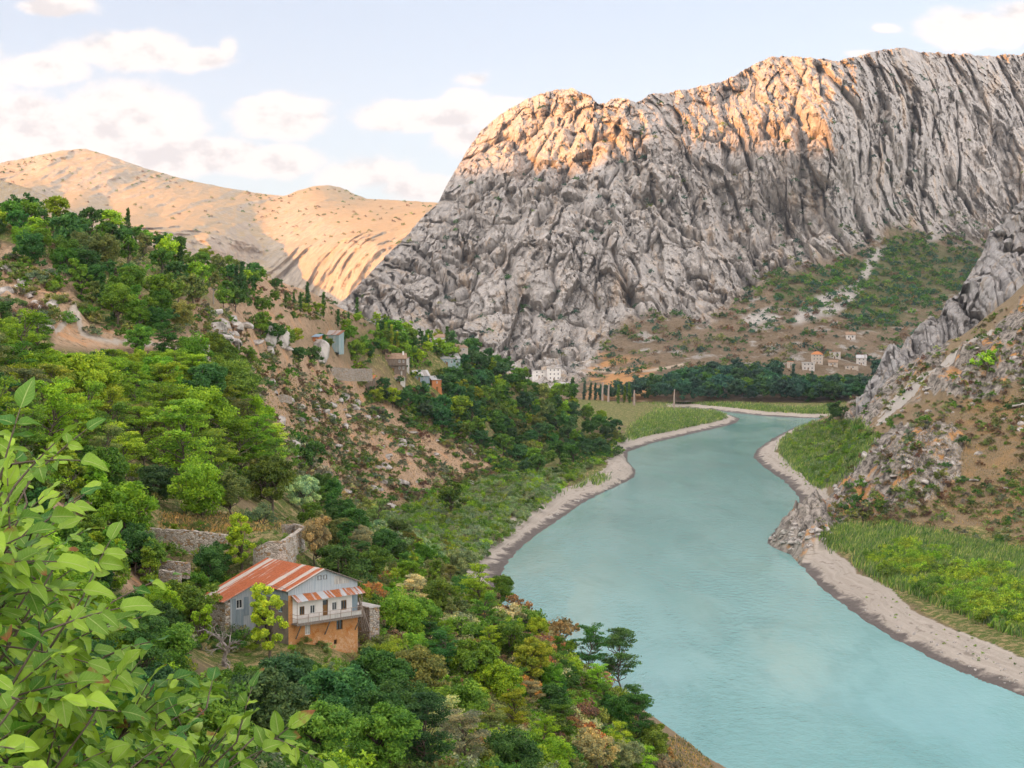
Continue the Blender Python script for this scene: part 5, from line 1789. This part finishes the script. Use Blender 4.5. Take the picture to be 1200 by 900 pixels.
# ------------------------------------------------------------------ undergrowth that nobody could count
def scatter(poly, n, pals, hr, into, kinds=dict(shrub=1), caster=None, keep=1.0, mask=None):
    xs, ys = zip(*poly)
    a = rng.uniform(min(xs), max(xs), n * 3); b = rng.uniform(min(ys), max(ys), n * 3)
    ok = inpoly(a, b, poly)
    a, b = a[ok][:n], b[ok][:n]
    if caster is None:
        X, Yd, Zd = cast(a, b)
    else:
        keep_ = b > np.interp(a, *zip(*M_CREST)) + 12
        a, b = a[keep_], b[keep_]
        q = np.array([caster(i, j) for i, j in zip(a, b)])
        X, Yd, Zd = q.T
    dens_ = fbm(np.stack([X / 25, Yd / 25, Zd * 0], -1), 3)
    for i in range(len(a)):
        if not np.isfinite(Yd[i]) or Zd[i] < 1.5:
            continue
        if mask is not None and rng.rand() > np.clip(mask + dens_[i] * 2.2, 0, 1):
            continue
        k = pick(kinds)
        h = rng.uniform(*hr)
        if hides(a[i], b[i], Yd[i], width_of(k, h) / Yd[i] * F_PX * .8, h / Yd[i] * F_PX):
            continue
        into.append((k, X[i], Yd[i], Zd[i], h, pick(pals)))


G1 = dict(mid=4, dark=3, bright=2, olive=2, grey=1)
scatter([(-30, 560), (130, 585), (190, 640), (260, 690), (330, 790), (480, 780), (540, 900), (540, 930), (-30, 930)], 900, G1, (1.0, 2.4), under)
scatter([(-30, 415), (260, 425), (340, 560), (300, 590), (100, 590), (-30, 570)], 520, G1, (1.2, 2.8), under)
scatter([(-20, 250), (110, 275), (190, 305), (300, 335), (420, 372), (430, 400), (300, 372), (210, 400), (-20, 395)], 700, dict(mid=3, dark=2, olive=3, grey=2, brown=1), (1.0, 2.6), under, mask=.5)
scatter([(230, 360), (330, 375), (350, 400), (300, 440), (230, 410)], 260, dict(olive=3, grey=2, brown=2, mid=2), (1.0, 2.4), under, mask=.55)
scatter([(190, 300), (260, 312), (330, 330), (420, 366), (440, 385), (330, 372), (240, 340)], 420, dict(olive=4, grey=2, brown=2.5, mid=2, dark=1), (.9, 2.4), under, mask=.6)
scatter([(230, 410), (350, 420), (440, 450), (560, 510), (610, 560), (540, 585), (430, 605), (360, 570), (300, 500)], 3000, dict(grey=4, olive=3.5, brown=2.5, mid=2.5, dry=1, dark=1.2), (.9, 2.6), under, mask=.6)
scatter([(430, 385), (600, 415), (660, 465), (730, 515), (725, 535), (560, 540), (430, 480), (400, 440)], 500, dict(dark=3, mid=3, olive=1, bright=1, brown=.8), (2.0, 4.5), under)
scatter([(350, 560), (440, 605), (560, 690), (710, 800), (790, 900), (770, 930), (520, 930), (440, 800), (430, 720), (380, 660)], 1100, dict(mid=3, olive=3, bright=2.5, dry=1.8, rust=.6, dark=1.5, brown=1, silver=.8), (.9, 2.3), under)
scatter([(940, 500), (1020, 440), (1100, 400), (1215, 345), (1270, 330), (1270, 640), (1180, 640), (1000, 612), (950, 625), (1000, 560)], 2200, dict(olive=5, brown=2.5, grey=3, mid=2.2, dry=1.5, dark=.8), (.8, 2.6), under, mask=.6)
scatter([(560, 530), (640, 560), (728, 515), (735, 530), (690, 550), (600, 572)], 260, dict(dark=3, mid=3, olive=2, bright=1), (2.0, 4.5), under)
scatter([(0, 600), (340, 595), (440, 690), (430, 790), (300, 800), (0, 800)], 700, dict(mid=3, olive=3, dry=1.5, bright=2), (.4, 1.1), under)
merge_stuff('undergrowth', under, 'low scrub and brambles covering the hillsides', FARP, cat='undergrowth')

cliffs = []
def nearfar(a, b):
    return mcast(a, b)
scatter([(410, 345), (520, 250), (570, 160), (660, 108), (900, 75), (1200, 66), (1200, 300), (1040, 262), (900, 320), (740, 372), (640, 470), (450, 420)], 800, dict(teal=5, dark=2, olive=1), (2.5, 6.5), cliffs, caster=nearfar, mask=.3)
scatter(TALUS[:-3] + [(1200, 300), (1200, 440), (700, 460)], 3200, dict(teal=4, dark=2, brown=3, olive=3, grey=1), (2.0, 6.5), cliffs, caster=nearfar, mask=.45)
scatter(MGREEN, 1000, dict(teal=3, dark=4, mid=2.5, olive=1), (3.0, 7.5), cliffs, caster=nearfar, mask=.7)
scatter([(860, 360), (860, 330), (900, 300), (960, 285), (1010, 262), (1060, 235), (1180, 255), (1190, 300), (1190, 360), (1100, 390), (1000, 400), (900, 385)], 900, dict(teal=3, dark=4, mid=1.5, olive=1.5), (2.0, 6.0), cliffs, caster=nearfar, mask=.35)
hcols = hpx[0]


def hcast(px, py):
    ci = int(np.clip(np.searchsorted(hcols, px), 1, len(hcols) - 1))
    return tuple(float(v) for v in P(px, py, float(np.interp(py, hpy[::-1, ci], hd[::-1, ci]))))


for _ in range(420):
    a = rng.uniform(-40, 520)
    c_ = np.interp(a, *zip(*H_CREST))
    b = c_ + 2 + 70 * rng.rand() ** 1.6
    x, y, z = hcast(a, b)
    if fbm(np.array([[x / 160, y / 300, 0]]), 2)[0] > -.05:
        cliffs.append(('shrub', x, y, z, rng.uniform(4, 9), pick(dict(dark=2, olive=2, brown=2))))
merge_stuff('scrub', cliffs, 'dark scrub dotted over the ledges and talus of the grey mountain', FARP, cat='scrub', light=.6)

# ------------------------------------------------------------------ boulders
def boulder_mesh(seed):
    r_ = np.random.RandomState(seed)
    n = 14
    th = np.linspace(0, 2 * math.pi, 2 * n, endpoint=False); ph = np.linspace(-.35, math.pi / 2, n)
    T_, H_ = np.meshgrid(th, ph)
    d = np.stack([np.cos(T_) * np.cos(H_), np.sin(T_) * np.cos(H_), np.sin(H_)], -1)
    k = r_.normal(size=(9, 3)); k = unit(k)
    rad = np.full(T_.shape, 1.15)
    for q_ in k:                                   # planes cut from a ball: angular block
        c_ = d @ q_
        rad = np.minimum(rad, np.where(c_ > .05, r_.uniform(.62, .95) / np.maximum(c_, .05), 9))
    v = d * rad[..., None] * np.array([1.3, 1.0, .85])
    v += d * (.07 * fbm(v * 2.2 + seed, 3))[..., None]
    f = []
    for i in range(n - 1):
        for j in range(2 * n):
            f.append((i * 2 * n + j, i * 2 * n + (j + 1) % (2 * n), (i + 1) * 2 * n + (j + 1) % (2 * n), (i + 1) * 2 * n + j))
    return fast_mesh('boulder', v.reshape(-1, 3), np.array(f), boulderM, smooth=False)


boulderM = plain('boulder_rock', (.20, .18, .16), (.50, .455, .41), .9, lo=.38, hi=.6, bump=.12)
bprot = [boulder_mesh(i) for i in range(6)]


def boulders(poly, n, rr, label, group):
    xs, ys = zip(*poly)
    k = 0
    while k < n:
        a, b = rng.uniform(min(xs), max(xs)), rng.uniform(min(ys), max(ys))
        if not inpoly(a, b, poly):
            continue
        x, y, z = at_ground(a, b)
        if not np.isfinite(y) or z < .4:
            k += 1
            continue
        r = rng.uniform(*rr) ** 1.0
        if hides(a, b, y, 2 * r / y * F_PX, 1.5 * r / y * F_PX):
            k += 1
            continue
        o = link('boulder', bprot[k % 6], loc=(x, y, z - r * .15))
        o.scale = (r, r * rng.uniform(.7, 1.1), r * rng.uniform(.6, 1.15))
        o.rotation_euler = (rng.normal() * .2, rng.normal() * .2, rng.rand() * 6.28)
        tag(o, label, 'rock', group)
        k += 1


boulders([(270, 430), (420, 465), (560, 515), (600, 560), (440, 598), (340, 540)], 75, (.8, 2.2), 'weathered grey boulder on the bare orange slope below the village', 'boulders on the bare slope')
boulders([(-5, 300), (60, 330), (100, 380), (60, 392), (-5, 388)], 34, (.6, 1.8), 'grey boulder on the stony slope at the far left', 'boulders on the stony slope')
boulders([(240, 365), (300, 378), (345, 398), (330, 420), (250, 395)], 22, (1.0, 2.6), 'pale grey rock sticking out above the lane', 'rocks above the lane')
boulders([(900, 634), (930, 612), (975, 620), (955, 642), (920, 646)], 42, (.5, 1.5), 'pale boulder at the tip of the right bank promontory', 'boulders on the promontory')
boulders([(1020, 470), (1210, 370), (1230, 560), (1120, 600), (1000, 600), (960, 590)], 60, (.6, 2.0), 'grey boulder lying on the dry right hand slope', 'boulders on the dry slope')
for a, b, h_, lab in ((315, 400, 5.0, 'big leaning grey rock, the left of two above the village wall'), (330, 402, 4.6, 'big leaning grey rock, the right of two above the village wall'), (374, 418, 6.4, 'tall pale grey rock standing in front of the orange hut')):
    x, y, z = at_ground(a, b)
    o = link('boulder', bprot[2], loc=(x, y, z))
    o.scale = (h_ * .62, h_ * .7, h_ * 1.15)
    o.rotation_euler = (.1, -.35, .8)
    tag(o, lab, 'rock')

# willows of the left bank, low and grey green
wil = []
scatter([(440, 640), (430, 615), (500, 590), (565, 566), (690, 545), (718, 528), (726, 534), (690, 552), (665, 570), (620, 606), (585, 636), (550, 668), (500, 662)], 1150, dict(silver=5, mid=3, bright=2), (2.2, 3.8), wil)
scatter([(735, 512), (745, 498), (800, 488), (850, 484), (862, 490), (830, 497), (770, 509)], 160, dict(silver=3, mid=3), (1.2, 2.4), wil)
merge_stuff('willow_thicket', wil, 'grey green willow thicket on the flat left river bank', MIDP, cat='thicket')

tuf = []
scatter([(1000, 700), (1060, 735), (1120, 765), (1200, 800), (1240, 790), (1170, 752), (1100, 716), (1040, 690)], 60, dict(mid=3, bright=3), (.25, .6), tuf)
scatter([(905, 540), (930, 556), (945, 575), (955, 570), (930, 545)], 70, dict(mid=3, bright=3), (.3, .7), tuf)
scatter([(553, 668), (575, 650), (560, 672)], 60, dict(bright=3, mid=1), (.4, .9), tuf)
merge_stuff('weeds', tuf, 'scattered tufts of weeds on the bare silt banks', FARP, cat='weeds')
boulders([(600, 650), (680, 592), (742, 560), (744, 548), (725, 545), (690, 570), (640, 610)], 46, (.25, .9), 'small pale stone on the left silt bank', 'stones on the left bank')
boulders([(945, 672), (1000, 715), (1100, 775), (1200, 812), (1200, 790), (1100, 745), (1000, 690)], 60, (.15, .5), 'small stone on the right silt bank', 'stones on the right bank')
# bushes and reeds of the right flats
rb = []
scatter([(1010, 655), (1060, 640), (1120, 650), (1240, 690), (1240, 750), (1170, 738), (1100, 706), (1040, 680)], 330, dict(bright=5, mid=2, lime=3), (2.2, 4.2), rb)
scatter([(925, 528), (920, 512), (960, 494), (1000, 497), (1020, 512), (1005, 535), (978, 562), (962, 572), (945, 555)], 330, dict(mid=4, bright=3, silver=2), (1.6, 3.0), rb)
merge_stuff('bank_thicket', rb, 'fresh green willow and tamarisk thicket on the right river flats', MIDP, cat='thicket')


def reeds(name, polys, n, hr, cols, label):
    A, Bq = [], []
    for poly, share in polys:
        xs, ys = zip(*poly)
        m = int(n * share * 3)
        a = rng.uniform(min(xs), max(xs), m); b = rng.uniform(min(ys), max(ys), m)
        ok = inpoly(a, b, poly)
        A.append(a[ok]); Bq.append(b[ok])
    A, Bq = np.concatenate(A), np.concatenate(Bq)
    X, Yd, Zd = cast(A + rng.normal(size=len(A)) * 3.5, Bq + rng.normal(size=len(A)) * 1.8)
    bare = fbm(np.stack([np.nan_to_num(X) / 16, np.nan_to_num(Yd) / 16, np.zeros(len(A))], -1), 3)
    ok = np.isfinite(Yd) & (Zd > 2.2) & (bare + .25 * rng.normal(size=len(A)) > -.34)
    X, Yd, Zd = X[ok], Yd[ok], Zd[ok]
    m = len(X)
    h = rng.uniform(*hr, m) * (1 + .35 * fbm(np.stack([X / 9, Yd / 9, X * 0], -1), 2))
    th = rng.rand(m) * 6.28
    wd = rng.uniform(.09, .20, m)
    ln = np.stack([rng.normal(size=m) * .22 + .18, rng.normal(size=m) * .22], 1) * h[:, None]
    dx, dy = np.cos(th) * wd, np.sin(th) * wd
    v = np.stack([np.stack([X - dx, Yd - dy, Zd - .1], 1), np.stack([X + dx, Yd + dy, Zd - .1], 1),
                  np.stack([X + dx * .8 + ln[:, 0] * .5, Yd + dy * .8 + ln[:, 1] * .5, Zd + h * .62], 1), np.stack([X + ln[:, 0], Yd + ln[:, 1], Zd + h], 1)], 1).reshape(-1, 3)
    c = np.array([cols[i] for i in rng.randint(len(cols), size=m)]) * rng.uniform(.8, 1.2, (m, 1))
    c = np.concatenate([c, np.ones((m, 1))], 1)
    tint = np.clip(.45 + .3 * rng.normal(size=m) + .5 * fbm(np.stack([X / 7, Yd / 7, X * 0], -1), 2), 0, 1)
    o = link(name, fast_mesh(name, v, np.arange(m * 4).reshape(-1, 4), stuffm, dict(tint=np.repeat(tint, 4)), smooth=False, cols=dict(col=np.repeat(c, 4, 0))))
    tag(o, label, 'reeds', kind='stuff')


gr = [(.15, .28, .04), (.19, .32, .06), (.27, .36, .12), (.12, .24, .045), (.33, .36, .15)]
reeds('reeds', [([(963, 630), (985, 618), (1040, 616), (1070, 622), (1240, 655), (1240, 755), (1190, 745), (1130, 720), (1080, 700), (1030, 680), (1000, 660), (1010, 648), (975, 645)], .40),
                ([(915, 530), (915, 515), (945, 497), (1005, 494), (1022, 512), (1010, 535), (975, 568), (960, 572), (940, 560)], .15),
                ([(735, 515), (742, 500), (770, 480), (850, 481), (862, 490), (820, 500), (770, 512)], .1),
                ([(560, 676), (553, 668), (600, 628), (665, 580), (700, 556), (712, 560), (680, 586), (640, 612), (600, 640), (575, 670)], .16),
                ([(750, 472), (860, 474), (935, 480), (980, 478), (980, 486), (900, 482), (800, 475)], .12)], 115000, (1.0, 2.6), gr, 'tall green reeds on the river flats')
reeds('dry_grass', [([(1010, 600), (1060, 606), (1240, 640), (1240, 655), (1070, 622), (1000, 616)], .3), ([(775, 868), (800, 862), (870, 900), (850, 930), (770, 930)], .25),
                    ([(190, 604), (320, 602), (330, 620), (260, 624), (190, 618)], .2), ([(425, 720), (480, 770), (440, 785)], .1), ([(240, 410), (420, 455), (560, 515), (600, 560), (440, 600), (330, 530)], 1.1), ([(1040, 520), (1230, 440), (1230, 630), (1060, 600)], .7)], 9000, (.18, .4), [(.40, .29, .13), (.32, .25, .10), (.20, .20, .06)], 'dry grass on open ground')
print('individual plants', N_IND)

# ------------------------------------------------------------------ the walnut tree at the viewer's side
lm, t = material('walnut_leaf')
tint = t.attr('tint'); au = t.attr('across'); al = t.attr('along'); spot = t.attr('spot')
pos = t.n('ShaderNodeTexCoord').outputs['Object']
nz_ = t.noise(pos, 45.0, 4, .6)
col = t.mix(tint, (.05, .17, .018), (.36, .54, .05))
col = t.mix(t.m('MULTIPLY', t.m('SUBTRACT', nz_, .5), .5, clamp=True), col, (.36, .45, .10))
rib = t.m('SUBTRACT', 1.0, t.sstep(t.m('ABSOLUTE', au), .02, .11))
side = t.m('ABSOLUTE', t.m('SINE', t.m('MULTIPLY', t.m('SUBTRACT', al, t.m('MULTIPLY', t.m('ABSOLUTE', au), .22)), 26.0)))
vein = t.m('MULTIPLY', t.m('SUBTRACT', 1.0, t.sstep(side, .0, .22)), .35)
col = t.mix(t.m('MAXIMUM', t.m('MULTIPLY', rib, .7), vein), col, (.42, .52, .17))
brown = t.sstep(t.m('ADD', t.m('ADD', spot, t.m('MULTIPLY', al, .35)), t.m('MULTIPLY', t.m('SUBTRACT', t.noise(pos, 22.0, 4, .6), .5), .9)), 1.10, 1.32)
col = t.mix(brown, col, (.26, .10, .035))
bp = t.n('ShaderNodeBump', ins={'Strength': .5, 'Distance': .002, 'Height': t.m('ADD', rib, t.m('ADD', vein, nz_))})
pb = t.n('ShaderNodeBsdfPrincipled', ins={'Base Color': col, 'Roughness': .42, 'Specular IOR Level': .28, 'Normal': bp.outputs[0]})
tr_ = t.n('ShaderNodeBsdfTranslucent', ins={'Color': t.mix(1.0, col, (1.0, 1.0, .6), 'MULTIPLY')})
mx = t.n('ShaderNodeMixShader', ins={0: .30, 1: pb.outputs[0], 2: tr_.outputs[0]})
t.n('ShaderNodeOutputMaterial', ins={0: mx.outputs[0]})

r6 = np.random.RandomState(61)
NU, NV = 5, 8
gu, gv = np.meshgrid(np.linspace(-1, 1, NU), np.linspace(0, 1, NV))
outline = np.sin(np.clip(gv, 0, 1) ** .82 * math.pi) ** .72 * (1 - .25 * gv) + .015
LF = grid_faces(NV, NU)
LV, LFc, LT, LA, LL, LS, nL = [], [], [], [], [], [], 0


def leaflet(p, d, up, L):
    """one leaflet from p along d, upper side towards up; folded on its midrib, drooping and wavy"""
    global nL
    d = d / np.linalg.norm(d)
    s_ = np.cross(d, up); s_ /= np.linalg.norm(s_) + 1e-9
    n_ = np.cross(s_, d)
    wdt = L * r6.uniform(.26, .35)
    fold, droop, curl = r6.uniform(.05, .65), r6.uniform(-.08, .45), r6.normal() * .25
    ph = r6.rand() * 6.28
    x = gu * outline * wdt
    zf = fold * np.abs(x) - droop * L * gv ** 2 + .06 * L * np.sin(gv * 9 + ph + gu * 1.5) * np.abs(gu) + curl * x * gv
    v = p + d * (gv * L)[..., None] + s_ * x[..., None] + n_ * zf[..., None]
    LV.append(v.reshape(-1, 3)); LFc.append(LF + nL); nL += NU * NV
    LT.append(np.full(NU * NV, np.clip(r6.normal(.5, .33), 0, 1))); LA.append(gu.ravel()); LL.append(gv.ravel())
    LS.append(np.full(NU * NV, r6.rand() ** 2.2))


TRK = np.array([-3.0, 4.6, float(ground_z(-3.0, 4.6)) - .3])
crotch = np.array([-2.75, 4.9, 77.4])
ENDS = [(22, 474, 5.2), (40, 520, 5.6), (20, 580, 4.9), (60, 600, 5.9), (50, 660, 5.2), (105, 700, 5.8), (140, 705, 6.2), (60, 740, 4.8), (130, 770, 5.6), (30, 820, 4.6), (110, 850, 5.0), (190, 800, 5.9), (250, 830, 6.1),
        (312, 858, 6.3), (300, 895, 5.7), (210, 885, 5.2), (150, 910, 4.9), (60, 905, 4.6), (240, 925, 5.6), (5, 700, 5.0), (-20, 540, 5.3), (-20, 640, 4.8), (-10, 880, 4.4), (90, 800, 6.0), (25, 500, 4.8), (70, 640, 5.4), (285, 870, 5.9), (160, 850, 6.2), (10, 610, 6.4), (40, 690, 6.6), (90, 740, 6.8), (20, 760, 6.2), (120, 880, 6.6), (200, 850, 6.6), (270, 905, 6.4), (60, 560, 6.0), (15, 860, 5.6), (90, 890, 5.4), (180, 925, 5.8), (8, 490, 5.0), (45, 490, 6.0), (0, 545, 6.0), (45, 560, 5.3), (5, 660, 6.0), (75, 690, 6.3), (10, 520, 6.6), (55, 620, 6.6), (110, 745, 6.8), (140, 820, 6.8), (0, 600, 5.6)]
ENDS = [(a - 8, b + 70 * max(0.0, min(1.0, (700 - b) / 150)), d) for a, b, d in ENDS]
branches = []
for i, (a, b, d) in enumerate(ENDS):
    e = P(a, b, d)
    mid = crotch + (e - crotch) * .5 + np.array([-.1, .1, -.30]) + r6.normal(size=3) * .07
    tt = np.linspace(0, 1, 12)[:, None]
    path = (1 - tt) ** 2 * crotch + 2 * tt * (1 - tt) * mid + tt ** 2 * e
    path[1:-1] += r6.normal(size=(10, 3)) * .012
    branches.append(tube(path, np.linspace(.018, .003, 12), 6))
    tang = np.gradient(path, axis=0)
    nleaf = 38
    for k in range(nleaf):
        f = 1.0 if k == 0 else r6.uniform(.35, 1.0)
        j = min(int(f * 11), 11)
        base = path[j]
        tg = unit(tang[j])
        rd = unit(tg * .55 + r6.normal(size=3) * .55 + np.array([.15, -.12, .12]))
        R = r6.uniform(.16, .30)
        pts = [base + rd * R * q_ + np.array([0, 0, -.10 * (q_ ** 2)]) * R for q_ in np.linspace(0, 1, 6)]
        branches.append(tube(pts, np.linspace(.0035, .0018, 6), 4))
        up = unit(np.array([0, -.35, 1.0]) + r6.normal(size=3) * .32)
        sd_ = unit(np.cross(rd, up))
        npair = r6.randint(2, 4)
        for m_ in range(npair):
            q_ = .38 + .55 * m_ / npair
            c_ = base + rd * R * q_ + np.array([0, 0, -.10 * q_ ** 2]) * R
            for sg in (-1, 1):
                leaflet(c_, rd * .55 + sd_ * sg * r6.uniform(.6, 1.0) + np.array([0, 0, r6.normal() * .15 - .22]), unit(up + r6.normal(size=3) * .28), r6.uniform(.05, .092))
        leaflet(np.array(pts[-1]), rd + np.array([0, 0, -.18]), up, r6.uniform(.07, .105))
wal = empty('walnut_tree', tuple(TRK))
tag(wal, 'walnut tree close to the viewer with big glossy leaves, some browned at the tips', 'tree')
tv2, tf2 = tube([TRK, TRK + np.array([.02, .1, 1.2]), crotch], [.16, .12, .07], 10)
link('trunk', fast_mesh('trunk', tv2 - TRK, tf2, barkm), wal)
bv2, bf2 = join(branches)
link('branches', fast_mesh('branches', bv2 - TRK, bf2, barkm), wal)
link('leaves', fast_mesh('leaves', np.concatenate(LV) - TRK, np.concatenate(LFc), lm, dict(tint=np.concatenate(LT), across=np.concatenate(LA), along=np.concatenate(LL), spot=np.concatenate(LS))), wal)
fruitM = plain('green_walnut_husk', (.20, .30, .05), (.28, .38, .08), 60.0, .45, .4)
for a, b, d in ((230, 850, 5.55),):
    c = P(a, b, d)
    th_, ph_ = np.meshgrid(np.linspace(0, 2 * math.pi, 17)[:-1], np.linspace(.02, math.pi - .02, 9))
    rr_ = .022 * (1 + .06 * np.cos(ph_))
    v = np.stack([rr_ * np.sin(ph_) * np.cos(th_), rr_ * np.sin(ph_) * np.sin(th_), 1.1 * rr_ * np.cos(ph_)], -1).reshape(-1, 3) + c - TRK
    f = [(i * 16 + j, i * 16 + (j + 1) % 16, (i + 1) * 16 + (j + 1) % 16, (i + 1) * 16 + j) for i in range(8) for j in range(16)]
    link('walnut', fast_mesh('walnut', v, np.array(f), fruitM), wal)

# ------------------------------------------------------------------ the air of the gorge
hz_m = bpy.data.materials.new('haze')
hz_m.use_nodes = True
t = NT(hz_m.node_tree)
pvn = t.n('ShaderNodeVolumePrincipled', ins={'Color': (.80, .88, 1.0, 1), 'Density': 0.00003, 'Anisotropy': 0.2})
t.n('ShaderNodeOutputMaterial', ins={1: pvn.outputs[0]})
zb = min(ZMIN, float(hv[..., 2].min()), float(mv[..., 2].min()), float(sv[..., 2].min()), float(kv[..., 2].min()), float(Zr.min())) - 1.0
zt_ = max(float(Zr.max()), float(mv[..., 2].max()), float(hv[..., 2].max()), 120.0) + 3.0
hb = MB().box(-9000, 9000, -6500, 9500, zb, zt_)
hb.f = [f[::-1] for f in hb.f]          # faces outwards
ho = hb.build('haze', hz_m)
tag(ho, 'thin bluish haze filling the gorge', 'haze', kind='stuff')
